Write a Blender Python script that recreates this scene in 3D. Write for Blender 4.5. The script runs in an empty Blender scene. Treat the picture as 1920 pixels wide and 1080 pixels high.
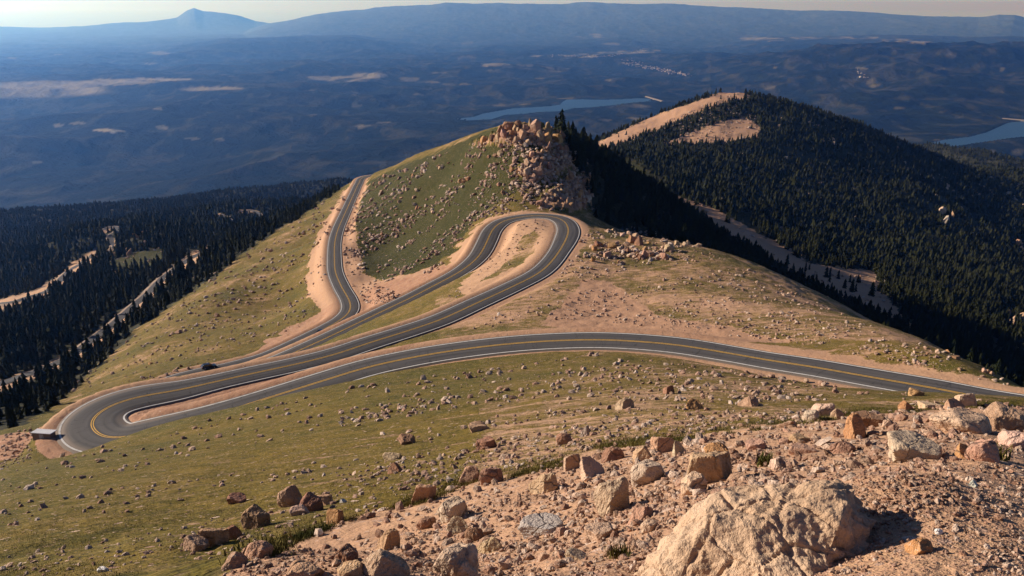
import bpy, bmesh, math, random
import numpy as np
from mathutils import Vector, Matrix

random.seed(7)
RNG = np.random.default_rng(7)
scene = bpy.context.scene
COL = scene.collection

# ------------------------------------------------------------------ view
F = 1500.0                      # focal length in photo pixels (28 mm lens on 36 mm)
V0 = 2.0
PITCH = math.atan((540 - V0) / F)
CP, SP = math.cos(PITCH), math.sin(PITCH)
SUN_AZ = math.radians(73)       # to the left of the view direction (+Y)
SUN_EL = math.radians(20.5)


def ray(u, v):
    X = (np.asarray(u, float) - 960) / F
    Y = (540 - np.asarray(v, float)) / F
    return np.stack([X + 0 * Y, CP + Y * SP + 0 * X, -SP + Y * CP + 0 * X], -1)


def at(u, v, d):
    r = ray(u, v)
    return r * (np.asarray(d, float) / np.linalg.norm(r, axis=-1))[..., None]


def project(P):
    x, y, z = P[..., 0], P[..., 1], P[..., 2]
    dep = np.maximum(y * CP - z * SP, 1e-3)
    up = y * SP + z * CP
    return 960 + F * x / dep, 540 - F * up / dep


# ------------------------------------------------------------------ noise
def hash2(ix, iy, seed):
    h = (ix.astype(np.int64) * 374761393 + iy.astype(np.int64) * 668265263 + seed * 1442695041) & 0xFFFFFFFF
    h = ((h ^ (h >> 13)) * 1274126177) & 0xFFFFFFFF
    h = (h ^ (h >> 16)) & 0xFFFFFFFF
    return h.astype(np.float64) / 4294967295.0


def vnoise(x, y, seed=0):
    ix, iy = np.floor(x), np.floor(y)
    fx, fy = x - ix, y - iy
    a = fx * fx * fx * (fx * (fx * 6 - 15) + 10)
    b = fy * fy * fy * (fy * (fy * 6 - 15) + 10)
    ix = ix.astype(np.int64); iy = iy.astype(np.int64)
    n00, n10 = hash2(ix, iy, seed), hash2(ix + 1, iy, seed)
    n01, n11 = hash2(ix, iy + 1, seed), hash2(ix + 1, iy + 1, seed)
    return ((n00 * (1 - a) + n10 * a) * (1 - b) + (n01 * (1 - a) + n11 * a) * b) * 2 - 1


def fbm(x, y, octaves=4, seed=0, gain=0.5, ridged=False):
    s, amp, tot = 0.0, 1.0, 0.0
    c, sn = math.cos(0.6), math.sin(0.6)
    for o in range(octaves):
        n = vnoise(x, y, seed + o * 17)
        if ridged:
            n = 1 - 2 * np.abs(n)
        s = s + n * amp
        tot += amp
        amp *= gain
        x, y = (x * c - y * sn) * 2.03, (x * sn + y * c) * 2.03
    return s / tot


def sstep(a, b, x):
    t = np.clip((x - a) / (b - a), 0, 1)
    return t * t * (3 - 2 * t)


def inpoly(u, v, poly):
    r = np.zeros(np.shape(u), bool)
    n = len(poly)
    for i in range(n):
        x0, y0 = poly[i]; x1, y1 = poly[(i + 1) % n]
        if y0 == y1:
            continue
        c = ((y0 > v) != (y1 > v)) & (u < (x1 - x0) * (v - y0) / (y1 - y0) + x0)
        r ^= c
    return r


# ------------------------------------------------------------------ roads
A_TRACE = [(1985, 771), (1960, 766), (1900, 757), (1830, 744), (1766, 731), (1698, 719), (1612, 704), (1527, 689), (1442, 676), (1356, 661), (1271, 647.5), (1185, 640), (1100, 637.5), (993, 642), (893, 652), (793, 667), (693, 688), (610, 713), (530, 738), (450, 763), (380, 785), (310, 804), (250, 818), (205, 822), (182, 813), (172, 800), (173, 788), (187, 773), (217, 757), (267, 743), (333, 732), (400, 717), (467, 702), (533, 688), (560, 682), (627, 665), (693, 643), (760, 622), (827, 599), (893, 569), (960, 538), (1010, 512), (1037, 487), (1057, 457), (1065, 437), (1064, 425), (1057, 415), (1042, 408), (1020, 405), (993, 405), (960, 410), (938, 418), (923, 432), (913, 453), (900, 477), (880, 497), (853, 515), (813, 536), (773, 557), (727, 579), (677, 603), (627, 627), (577, 650), (520, 675), (450, 700), (390, 720), (340, 732), (305, 737), (288, 735), (290, 727), (315, 716), (340, 707.5), (365, 701.5), (382, 697), (419, 690.5), (448, 683), (498, 669), (560, 641), (627, 607), (650, 590), (657, 576), (653, 560), (640, 537), (629, 510), (627, 483), (628, 453), (635, 427), (650, 393), (665, 360), (672, 345), (683, 332)]


def integrate(trace, z0):
    pts, S = [], 0.0
    for i, (u, v) in enumerate(trace):
        d = ray(u, v)
        if i == 0:
            P = d * (z0 / d[2])
        else:
            lo = pts[-1]
            g = 0.15 if S < 45 else 0.09
            zz = np.linspace(lo[2] + 0.02, lo[2] - 22, 4401)
            Q = d[None] * (zz / d[2])[:, None]
            L = np.hypot(Q[:, 0] - lo[0], Q[:, 1] - lo[1])
            e = np.abs((lo[2] - zz) - g * L)
            P = Q[np.argmin(e)]
            S += np.hypot(*(P - lo)[:2])
        pts.append(P)
    return np.array(pts)


def resample(P, step, smooth=3):
    # centripetal Catmull-Rom, then even spacing
    out = []
    n = len(P)
    for i in range(n - 1):
        p0 = P[max(i - 1, 0)]; p1 = P[i]; p2 = P[i + 1]; p3 = P[min(i + 2, n - 1)]
        for t in np.linspace(0, 1, 24, endpoint=False):
            out.append(0.5 * ((2 * p1) + (-p0 + p2) * t + (2 * p0 - 5 * p1 + 4 * p2 - p3) * t * t + (-p0 + 3 * p1 - 3 * p2 + p3) * t ** 3))
    out.append(P[-1])
    out = np.array(out)
    s = np.concatenate([[0], np.cumsum(np.linalg.norm(np.diff(out, axis=0), axis=1))])
    m = int(s[-1] / step) + 1
    q = np.linspace(0, s[-1], m)
    R = np.stack([np.interp(q, s, out[:, k]) for k in range(3)], 1)
    for _ in range(smooth):
        R[1:-1] = (R[:-2] + 2 * R[1:-1] + R[2:]) / 4
    return R


ROAD_RAW = integrate(A_TRACE, -47.0)
# carry the road on round the far side of the knoll, out of sight
dlast = ROAD_RAW[-1] - ROAD_RAW[-2]
e1 = ROAD_RAW[-1] + np.array([14, 45, -7.0]); e2 = e1 + np.array([45, 50, -12.0]); e3 = e2 + np.array([70, 30, -14.0])
h0 = ROAD_RAW[0] + np.array([12, -6, 1.5]); h1 = h0 + np.array([18, -16, 2.5]); h2 = h1 + np.array([16, -26, 2.5])
ROAD_RAW = np.vstack([[h2, h1, h0], ROAD_RAW, [e1, e2, e3]])
ROAD = resample(ROAD_RAW, 1.0, 6)
_uv = np.stack(project(ROAD), 1)


def road_half(P):
    # paved half width: wider round the two hairpins
    hp1 = ROAD_RAW[3 + 25]; hp2 = ROAD_RAW[3 + 45]
    d1 = np.hypot(P[:, 0] - hp1[0], P[:, 1] - hp1[1]); d2 = np.hypot(P[:, 0] - hp2[0], P[:, 1] - hp2[1])
    return 3.75 + 1.3 * (1 - sstep(10, 26, d1)) + 0.9 * (1 - sstep(15, 55, d2))


ROAD_HW = road_half(ROAD)

# ------------------------------------------------------------------ terrain control points: photo pixel, distance in metres
CTRL = [
 (0,1080,17),(300,1080,11),(600,1080,8),(960,1080,6.2),(1300,1080,4.7),(1600,1080,4.3),(1920,1080,4.5),
 (0,960,36),(300,960,26),(600,960,18),(960,960,11),(1300,960,6.8),(1600,960,6.0),(1920,960,6.2),
 (0,893,78),(300,860,62),(600,860,40),(960,860,23),(1300,860,12.5),(1600,860,9.8),(1920,860,9.8),
 (300,812,108),(450,790,98),(600,790,72),(960,790,44),(1300,790,27),(1600,790,18.5),(1920,780,17),(1920,767,21),(1760,774,21),
 (1920,756,52),(1760,764,48),(1800,754,70),(1920,749,82),(1620,762,48),
 (700,735,98),(960,740,70),(1300,740,55),(1600,748,62),(1450,765,40),
 (1300,700,86),(1000,700,105),(800,715,112),(1450,715,86),(1550,726,86),(1150,690,102),
 (150,848,125),(205,828,127),(290,799,127),(367,781,127),(500,748,127),(580,730,128),
 (60,862,140),(0,880,120),(100,836,158),(60,822,172),(20,806,195),(70,805,185),(0,850,165),
 (1300,590,172),(1120,590,178),(1000,596,172),(1150,535,222),(1050,560,196),(1300,535,215),(1200,490,262),(1250,462,282),(1150,435,335),(1105,418,372),
 (1450,600,162),(1600,640,140),(1750,690,126),
 (1325,465,288),(1400,510,255),(1450,540,236),(1600,597,196),(1700,628,182),(1780,662,166),(1850,702,150),(1920,727,140),
 (1350,480,430),(1450,545,420),(1600,612,380),(1720,660,380),(1840,712,350),
 (1360,465,620),(1480,535,600),(1600,590,580),(1750,660,500),(1900,735,420),
 (1300,400,930),(1400,450,860),(1500,505,800),(1600,545,730),(1700,605,670),(1800,650,640),
 (1110,400,398),(1140,352,446),(1200,392,455),(1250,425,468),(1300,450,490),
 (1065,274,458),(1110,300,490),(1190,342,535),(1250,380,565),(1310,425,590),(1400,485,640),
 (1110,315,720),(1190,365,760),(1060,290,800),(1000,290,800),
 (1130,294,1200),(1200,325,1080),(1250,365,990),(1170,305,1180),
 (990,255,430),(940,256,440),(900,266,458),(850,280,500),(800,292,560),(750,307,640),(705,328,770),(1035,262,445),
 (980,330,402),(900,350,420),(800,360,475),(720,400,480),(700,480,420),(800,450,400),(900,400,388),(760,500,352),(700,525,362),(850,480,335),
 (1080,355,412),(1090,392,384),(1000,385,376),(860,310,470),(1000,290,415),
 (560,560,400),(500,600,352),(400,640,322),(300,680,310),(200,720,302),(130,748,285),
 (450,520,470),(400,560,430),(300,620,400),(250,660,370),(530,440,570),(600,388,690),(645,352,835),(560,500,455),(585,450,530),
 (480,462,585),(400,520,525),(330,570,475),(250,632,432),(170,692,392),(100,742,352),(620,370,820),
 (380,475,760),(330,505,690),(300,530,640),(270,560,590),(220,605,530),(150,660,480),(60,703,440),(0,724,420),
 (0,650,540),(100,600,640),(200,545,740),(0,572,800),(60,555,860),(130,510,990),(160,492,1060),(250,450,960),(280,482,860),
 (60,480,1180),(215,430,1180),(400,425,1250),(480,405,1400),(560,385,1500),(500,435,900),(420,460,860),
 (0,402,2400),(150,394,2400),(300,379,2500),(450,360,2600),(600,347,2700),(680,340,2800),(0,450,1700),(150,432,1700),(300,410,1750),(450,385,1800),
 (40,800,230),(0,790,260),(0,760,330),(60,760,300),
 (1370,177,1800),(1395,183,1800),(1300,196,1780),(1230,222,1720),(1180,243,1650),(1130,270,1560),(1105,285,1500),
 (1450,192,1850),(1550,218,1900),(1650,260,2000),(1720,290,2050),(1800,313,2050),(1860,326,2050),(1920,333,2100),
 (1400,250,1560),(1300,268,1460),(1240,268,1480),(1500,280,1540),(1600,330,1520),(1700,380,1450),(1800,400,1550),(1900,400,1700),
 (1400,330,1280),(1300,330,1180),(1500,400,1150),(1600,450,1080),(1750,480,1120),(1900,500,1280),(1400,400,1010),
 (1650,530,850),(1750,570,800),(1850,600,820),(1900,650,720),(1920,560,1000),
 (1700,284,3300),(1800,300,3300),(1920,318,3200),
]
POLAR = []   # (azimuth degrees, r, t = z / r) for ground the photo does not see
for a in (-50, -30, -10, 10, 30, 50):
    POLAR += [(a, 0.8, -2.0), (a, 1.6, -1.25)]
for r_, tl, tr in ((3, -.98, -.80), (8, -.70, -.56), (20, -.58, -.51), (60, -.52, -.52), (130, -.49, -.53), (300, -.45, -.55), (700, -.40, -.44), (1500, -.31, -.32), (2600, -.27, -.235), (4200, -.27, -.27)):
    POLAR += [(-46, r_, tl), (-54, r_, tl), (46, r_, tr), (54, r_, tr)]
for a in (-33, -22, -11, 0, 11, 22, 33):
    POLAR += [(a, 3700, -.29), (a, 5000, -.235)]
POLAR += [(a, 1150, -.30) for a in (-9, -5, 0)] + [(a, 2200, -.30) for a in (-8, -3, 2)]
POLAR += [(14, 2700, -.20), (20, 2700, -.21), (9, 2500, -.2), (26, 2700, -.21)]


def rho(r):
    return np.log(r + 4.0)


def build_tps():
    th, rr, tt, ww = [], [], [], []
    for (u, v, d) in CTRL:
        P = at(u, v, d)
        r = math.hypot(P[0], P[1])
        th.append(math.atan2(P[0], P[1])); rr.append(r); tt.append(P[2] / r); ww.append(3e-4)
    for (a, r, t) in POLAR:
        th.append(math.radians(a)); rr.append(r); tt.append(t); ww.append(1e-3)
    for P in ROAD_RAW[1:-1]:
        r = math.hypot(P[0], P[1])
        th.append(math.atan2(P[0], P[1])); rr.append(r); tt.append((P[2] - 0.05) / r); ww.append(1e-4)
    X = np.stack([np.array(th) * 1.3, rho(np.array(rr))], 1)
    t = np.array(tt)
    n = len(t)
    D2 = ((X[:, None] - X[None]) ** 2).sum(-1)
    K = 0.5 * D2 * np.log(D2 + 1e-12) + np.diag(np.array(ww))
    Pm = np.hstack([np.ones((n, 1)), X])
    M = np.zeros((n + 3, n + 3)); M[:n, :n] = K; M[:n, n:] = Pm; M[n:, :n] = Pm.T
    sol = np.linalg.solve(M, np.concatenate([t, np.zeros(3)]))
    return X, sol


TPS_X, TPS_W = build_tps()


def tps_t(th, r):
    sh = th.shape
    q = np.stack([th.ravel() * 1.3, rho(r.ravel())], 1).astype(np.float32)
    out = np.empty(len(q))
    Xc = TPS_X.astype(np.float32)
    w = TPS_W[:-3].astype(np.float32)
    for i in range(0, len(q), 40000):
        c = q[i:i + 40000]
        D2 = (c[:, None, 0] - Xc[None, :, 0]) ** 2 + (c[:, None, 1] - Xc[None, :, 1]) ** 2
        out[i:i + 40000] = (0.5 * D2 * np.log(D2 + 1e-12)) @ w
    out += TPS_W[-3] + q @ TPS_W[-2:]
    return out.reshape(sh)


# skyline of the far ranges, photo pixels
SKY = np.array([(-900,60),(-300,57),(0,56),(90,55),(100,53),(130,54),(170,57),(250,50),(290,45),(370,38),(400,34),(418,21),(430,17),(445,23),(480,26),(500,30),(530,42),(560,46),(600,37),(625,34),(680,37),(760,44),(900,46),(2900,46)], float)
SKY2 = np.array([(-900,99),(500,64),(560,44),(640,27),(760,14),(850,5),(960,8),(1050,9),(1090,7),(1215,7),(1300,13),(1440,21),(1490,22),(1560,26),(1650,31),(1740,33),(1772,28),(1800,28),(1830,36),(1860,42),(1920,41),(2600,60)], float)
SKY3 = np.array([(-900,120),(200,110),(380,88),(480,75),(600,73),(690,70),(780,78),(900,96),(1000,104),(1200,96),(1400,72),(1600,66),(1920,72),(2600,70)], float)


def ridge(th, r, sky, r0, wn, wf, base):
    u = 960 + F * np.tan(th)      # near the horizon the pitch hardly matters
    u = 960 + (u - 960) * CP
    v = np.interp(u, sky[:, 0], sky[:, 1])
    # angle below level for pixel (u, v)
    d = ray(u, v)
    t = d[..., 2] / np.hypot(d[..., 0], d[..., 1])
    h = t * r0 - base + r0 * r0 / (2 * 6.371e6)
    q = np.where(r < r0, (r0 - r) / wn, (r - r0) / wf)
    return np.maximum(h, 0) * np.exp(-q * q)


def far_z(th, r, x, y):
    base = -1150 - 150 * sstep(5000, 30000, r)
    n = fbm(x / 3000, y / 3000, 5, 31) * 190 * sstep(4000, 7500, r)
    n += fbm(x / 1500, y / 1500, 5, 77, ridged=True) * 95 * sstep(4200, 6500, r)
    n = n * (1 - 0.6 * sstep(16000, 34000, r))
    # broken forested massif on the right, 12-20 km out
    m = sstep(0.12, 0.42, th) * np.exp(-((r - 15500) / 4200.0) ** 2)
    n += m * (330 + 260 * fbm(x / 2200, y / 2200, 5, 5, ridged=True))
    z = base + n
    z1 = ridge(th, r, SKY, 52000, 5000, 9000, -1300)
    z2 = ridge(th, r, SKY2, 42000, 9000, 12000, -1300)
    z3 = ridge(th, r, SKY3, 27000, 5200, 6000, -1300)
    rough = 1 + 0.10 * fbm(x / 3000, y / 3000, 4, 9)
    jag = 1 + .07 * fbm(x / 2400, y / 9000, 5, 19)
    z = z + np.maximum(np.maximum(z1 * jag, z2 * jag), z3 * rough)
    return z - (r * r - 25e6) / (2 * 6.371e6) * sstep(5000, 9000, r) + ((52000 ** 2 - 25e6) / (2 * 6.371e6)) * (z1 > 60) * 0


LAKE_Z = [-1118.0, -1085.0, -1130.0]
LAKES = [
 [(858,222),(888,219),(905,213),(940,207),(962,203),(1000,201),(1030,199),(1050,196),(1055,191),(1062,187),(1090,186),(1130,187),(1165,186),(1200,184),(1222,186),(1215,190),(1180,193),(1140,198),(1110,201),(1075,203),(1055,208),(1010,210),(985,213),(950,215),(925,223),(880,225)],
 [(1725,272),(1770,262),(1820,256),(1850,248),(1868,240),(1890,230),(1925,226),(2100,224),(2150,236),(1960,252),(1900,258),(1850,265),(1790,274),(1745,277)],
]
LAKE_W = []
for k, poly in enumerate(LAKES):
    d = ray(np.array([p[0] for p in poly]), np.array([p[1] for p in poly]))
    LAKE_W.append((d * (LAKE_Z[k] / d[:, 2])[:, None])[:, :2])


CRAGS = [[(880,272),(915,258),(942,243),(985,236),(1030,242),(1058,262),(1045,276),(1000,268),(955,272)],
         [(962,322),(1002,290),(1050,276),(1086,302),(1048,322),(990,345)],
         [(1015,372),(1060,338),(1100,326),(1110,384),(1078,396),(1010,388)]]


def polydist(x, y, poly):
    d = np.full(np.shape(x), 1e12)
    n = len(poly)
    for i in range(n):
        a = poly[i]; b = poly[(i + 1) % n]
        ab = b - a
        t = np.clip(((x - a[0]) * ab[0] + (y - a[1]) * ab[1]) / (ab @ ab), 0, 1)
        d = np.minimum(d, (x - a[0] - t * ab[0]) ** 2 + (y - a[1] - t * ab[1]) ** 2)
    return np.sqrt(d)


# ------------------------------------------------------------------ polar terrain grid
def build_grid():
    inn = np.linspace(-35.5, 35.5, 900)
    outl = np.linspace(-54, -35.5, 70, endpoint=False)
    th = np.radians(np.concatenate([outl, inn, -outl[::-1]]))
    segs = [(0.8, 30, 300), (30, 90, 130), (90, 900, 480), (900, 2600, 200), (2600, 6000, 80), (6000, 62000, 330)]
    rs = np.concatenate([np.geomspace(a, b, n, endpoint=False) for a, b, n in segs] + [[62000.0]])
    TH, R = np.meshgrid(th, rs)
    X, Y = R * np.sin(TH), R * np.cos(TH)
    near = rs < 5600
    T = np.full(R.shape, -0.2)
    T[near] = tps_t(TH[near], R[near])
    Zn = T * R
    Zf = np.zeros_like(R)
    fr = rs > 2500
    Zf[fr] = far_z(TH[fr], R[fr], X[fr], Y[fr])
    w = sstep(math.log(3600), math.log(5200), np.log(R))
    Z = Zn * (1 - w) + Zf * w
    # relief noise: grows with distance
    nn = rs < 5200
    x, y, r = X[nn], Y[nn], R[nn]
    amp = np.interp(r, [1, 8, 30, 100, 150, 300, 600, 1200, 2500, 5200], [0.02, .05, .16, .35, .4, .9, 2.2, 6, 14, 14])
    lam = np.interp(r, [1, 30, 100, 300, 1000, 5000], [1.2, 6, 14, 40, 110, 300])
    big = fbm(x / 45, y / 45, 4, 3) * np.interp(r, [1, 60, 200, 500, 2500], [0, .15, 1.4, 3, 3]) * 0.6
    hill = fbm(x / 170, y / 170, 5, 4, ridged=True) * np.interp(r, [1, 500, 800, 2000, 5200], [0, 0, 3, 12, 18])
    det = fbm(x / 3.2, y / 3.2, 4, 11) * np.interp(r, [1, 10, 60, 200, 800], [.03, .09, .16, .35, .5])
    fine = fbm(x / 0.5, y / 0.5, 3, 12) * np.interp(r, [1, 4, 20, 60], [.012, .03, .05, 0])
    N = big + hill + det + fine
    # spoil heaped against the right side of the big crag
    hx, hy, _hz = at(1610, 985, 5.7)
    N += (.26 * np.exp(-((x - hx) ** 2 + (y - hy) ** 2) / (2 * .42 ** 2)) + .12 * np.exp(-((x - hx - .8) ** 2 + (y - hy) ** 2) / (2 * .8 ** 2))) * (r < 14)
    # lakes: flat shore and a bed under the water
    U, V = project(np.stack([X, Y, Z], -1))
    # fractured bedrock ribs on the hilltop
    Un, Vn = U[nn], V[nn]
    crag = np.zeros(r.shape)
    for poly in CRAGS:
        crag = np.maximum(crag, inpoly(Un + 5 * fbm(x / 9, y / 9, 3, 71), Vn + 4 * fbm(x / 9, y / 9, 3, 72), poly) & (r > 340) & (r < 500))
    rib = fbm(x / 7.5, y / 7.5, 4, 73, ridged=True)
    blk = np.round((rib + .4 * fbm(x / 2.5, y / 2.5, 3, 74)) * 2.5) / 2.5
    N = N + crag * (1.0 + 3.0 * blk + .5 * fbm(x / 1.6, y / 1.6, 3, 75))
    # road cut and fill
    band = (r > 55) & (r < 1100)
    D = np.full(r.shape, 1e9); RZ = np.zeros(r.shape); HW = np.zeros(r.shape); SIDE = np.zeros(r.shape)
    idx = np.argwhere(band.ravel())[:, 0]
    px, py = x.ravel()[idx], y.ravel()[idx]
    C = ROAD[::2]; CH = ROAD_HW[::2]
    bd = np.empty(len(idx)); bi = np.empty(len(idx), int)
    zz = Z[nn].ravel()[idx]
    for i in range(0, len(idx), 30000):
        sl = slice(i, i + 30000)
        dd = (px[sl, None].astype(np.float32) - C[None, :, 0].astype(np.float32)) ** 2 + (py[sl, None].astype(np.float32) - C[None, :, 1].astype(np.float32)) ** 2
        j = dd.argmin(1); bi[sl] = j; bd[sl] = np.sqrt(dd[np.arange(len(j)), j])
    Tg = np.gradient(C, axis=0); Lg = (Tg[:, :2] ** 2).sum(1)
    along = ((px - C[bi, 0]) * Tg[bi, 0] + (py - C[bi, 1]) * Tg[bi, 1]) / Lg[bi]
    D.ravel()[idx] = bd; RZ.ravel()[idx] = C[bi, 2] + np.clip(along, -1, 1) * Tg[bi, 2]; HW.ravel()[idx] = CH[bi]
    edge = D - HW
    calm = sstep(0.5, 14, edge)
    Zr = Z[nn]
    wr = 1 - sstep(1.6, 7.5, edge)
    Zr = Zr + N * (0.06 + 0.94 * calm)
    Zr = Zr * (1 - wr) + (RZ - 0.22 * (1 - sstep(-0.2, 1.0, edge)) - 0.05) * wr
    Z[nn] = Zr
    Dfull = np.full(R.shape, 1e9); Dfull[nn] = edge
    for k, poly in enumerate(LAKE_W):
        rr = np.hypot(poly[:, 0], poly[:, 1])
        rows = np.where((rs > rr.min() * 0.8) & (rs < rr.max() * 1.2))[0]
        r0, r1 = rows[0], rows[-1] + 1
        x, y = X[r0:r1], Y[r0:r1]
        ins = inpoly(x, y, [tuple(p) for p in poly])
        d = polydist(x, y, poly)
        z = Z[r0:r1]
        shore = 1 - sstep(10, 900, d)
        zt = LAKE_Z[k] + 4 + np.minimum(d, 400) * 0.02
        z = np.where(z > LAKE_Z[k] + 4, z * (1 - shore) + np.minimum(z, zt) * shore, z * (1 - shore) + zt * shore)
        # nothing between the eye and the water may rise above it
        z = np.where(ins, LAKE_Z[k] - np.minimum(20, d * .2 + 2), z)
        Z[r0:r1] = z
    # keep hills in front of the lakes under the line of sight
    for k, poly in enumerate(LAKE_W):
        az = np.arctan2(poly[:, 0], poly[:, 1]); rr = np.hypot(poly[:, 0], poly[:, 1])
        a0, a1 = az.min() - .004, az.max() + .004
        bins = np.linspace(a0, a1, 60); near_r = np.full(60, rr.max())
        for i in range(len(poly)):
            p, q = poly[i], poly[(i + 1) % len(poly)]
            for s_ in np.linspace(0, 1, 80):
                w_ = p + (q - p) * s_
                b = int(round((math.atan2(w_[0], w_[1]) - a0) / (a1 - a0) * 59))
                if 0 <= b < 60:
                    near_r[b] = min(near_r[b], np.hypot(*w_))
        lim_r = np.interp(TH, bins, near_r)
        inside = (TH > a0) & (TH < a1) & (R < lim_r) & (R > 4300)
        cap = R * (LAKE_Z[k] / lim_r) - 6 - (lim_r - R) * 0.004
        Z[:] = np.where(inside, np.minimum(Z, cap), Z)
    return th, rs, TH, R, X, Y, Z, Dfull


th, rs, TH, R, X, Y, Z, EDGE = build_grid()
U, V = project(np.stack([X, Y, Z], -1))
TT = Z / R
RUNMAX = np.maximum.accumulate(TT, axis=0)
VIS = TT >= RUNMAX - 1e-9


def ground_z(x, y):
    """height of the terrain under world points (bilinear on the polar grid)"""
    x = np.asarray(x, float); y = np.asarray(y, float)
    a = np.arctan2(x, y); r = np.hypot(x, y)
    j = np.clip(np.searchsorted(th, a) - 1, 0, len(th) - 2)
    i = np.clip(np.searchsorted(rs, r) - 1, 0, len(rs) - 2)
    fa = np.clip((a - th[j]) / (th[j + 1] - th[j]), 0, 1); fr = np.clip((r - rs[i]) / (rs[i + 1] - rs[i]), 0, 1)
    return (Z[i, j] * (1 - fr) + Z[i + 1, j] * fr) * (1 - fa) + (Z[i, j + 1] * (1 - fr) + Z[i + 1, j + 1] * fr) * fa


def hit(u, v):
    """where the line of sight through a photo pixel meets the terrain"""
    d = ray(u, v)
    a = math.atan2(d[0], d[1]); t = d[2] / math.hypot(d[0], d[1])
    j = int(np.clip(np.searchsorted(th, a), 1, len(th) - 1))
    f = (a - th[j - 1]) / (th[j] - th[j - 1])
    col = TT[:, j - 1] * (1 - f) + TT[:, j] * f
    k = np.argmax(col >= t)
    if col[k] < t:
        return None
    if k == 0:
        r = rs[0]
    else:
        g = (t - col[k - 1]) / (col[k] - col[k - 1] + 1e-12)
        r = rs[k - 1] + (rs[k] - rs[k - 1]) * g
    return np.array([r * math.sin(a), r * math.cos(a), r * t])


# ------------------------------------------------------------------ ground cover (what grows or lies where)
P_GRAVEL = [(380,1100),(470,1050),(560,1012),(640,978),(700,957),(790,942),(870,908),(960,892),(1050,872),(1140,838),(1200,832),(1300,822),(1400,806),(1500,792),(1570,783),(1600,771),(1700,771),(1800,763),(1940,758),(2900,720),(2900,2600),(-300,2600)]
P_KNOLL = [(690,338),(930,238),(1010,255),(1010,300),(985,340),(935,380),(895,408),(850,470),(820,500),(712,526),(682,505),(672,440),(665,400),(680,360)]
P_REDDISH = [(670,570),(700,535),(760,520),(850,495),(830,530),(700,590),(560,650)]
P_REDBANK = [(215,802),(280,760),(600,690),(700,660),(800,640),(700,685),(370,777),(280,800)]
P_DLEFT = [(650,352),(600,430),(580,490),(577,550),(605,590),(645,585),(660,575),(620,520),(620,460),(645,400),(672,345)]
P_DRIGHT = [(670,360),(655,420),(640,470),(648,530),(690,560),(760,545),(850,500),(820,500),(712,528),(680,510),(668,440),(668,400),(690,345)]
P_CLEFT = [(1010,396),(930,402),(885,432),(835,500),(845,520),(905,470),(935,425),(1020,412)]
P_LOOP = [(950,410),(1010,404),(1055,430),(1040,470),(960,530),(880,560),(860,540),(910,480),(925,440)]
P_PATH = [(1020,605),(1060,560),(1100,520),(1150,530),(1230,590),(1300,600),(1500,640),(1400,650),(1100,625)]
P_BROWN = [(-200,830),(60,812),(130,770),(210,745),(150,850),(80,868),(-200,930)]
P_BALD = [(1095,285),(1130,262),(1180,238),(1240,213),(1310,188),(1370,166),(1402,178),(1405,184),(1375,187),(1325,203),(1285,219),(1235,242),(1180,262),(1130,284)]
P_BALD2 = [(1240,271),(1272,259),(1302,245),(1345,230),(1400,221),(1426,236),(1422,256),(1370,263),(1300,270)]
P_MEADOW = [(1112,288),(1162,290),(1205,312),(1245,345),(1235,352),(1180,332),(1130,305)]
P_STRIP = [(1255,365),(1330,385),(1440,446),(1520,495),(1640,508),(1650,545),(1720,622),(1650,602),(1560,562),(1450,502),(1350,442)]
P_FMEADOW = [(205,492),(262,470),(312,466),(306,492),(262,508),(222,512)]
P_GRASSR = [(1600,765),(1940,735),(1940,760),(1800,765)]
FROADS = [
 ('forest_road', [(388,470),(378,476),(355,488),(330,505),(300,530),(270,560),(220,605),(150,660),(60,703),(0,723),(-90,752)], 7.5),
 ('forest_road', [(-60,588),(0,570),(62,556),(110,530),(140,503),(160,490),(175,478)], 8.0),
 ('forest_road', [(196,432),(214,426),(219,436),(208,446),(216,462),(205,470)], 9.0),
 ('forest_road', [(452,398),(465,396),(480,398),(489,407)], 10.0),
 ('forest_road', [(413,403),(424,408),(432,414)], 9.0),
]


def linedist(u, v, line):
    d = np.full(np.shape(u), 1e9)
    for (a, b), (c, e) in zip(line[:-1], line[1:]):
        L = (c - a) ** 2 + (e - b) ** 2
        t = np.clip(((u - a) * (c - a) + (v - b) * (e - b)) / L, 0, 1)
        d = np.minimum(d, (u - a - t * (c - a)) ** 2 + (v - b - t * (e - b)) ** 2)
    return np.sqrt(d)


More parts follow.
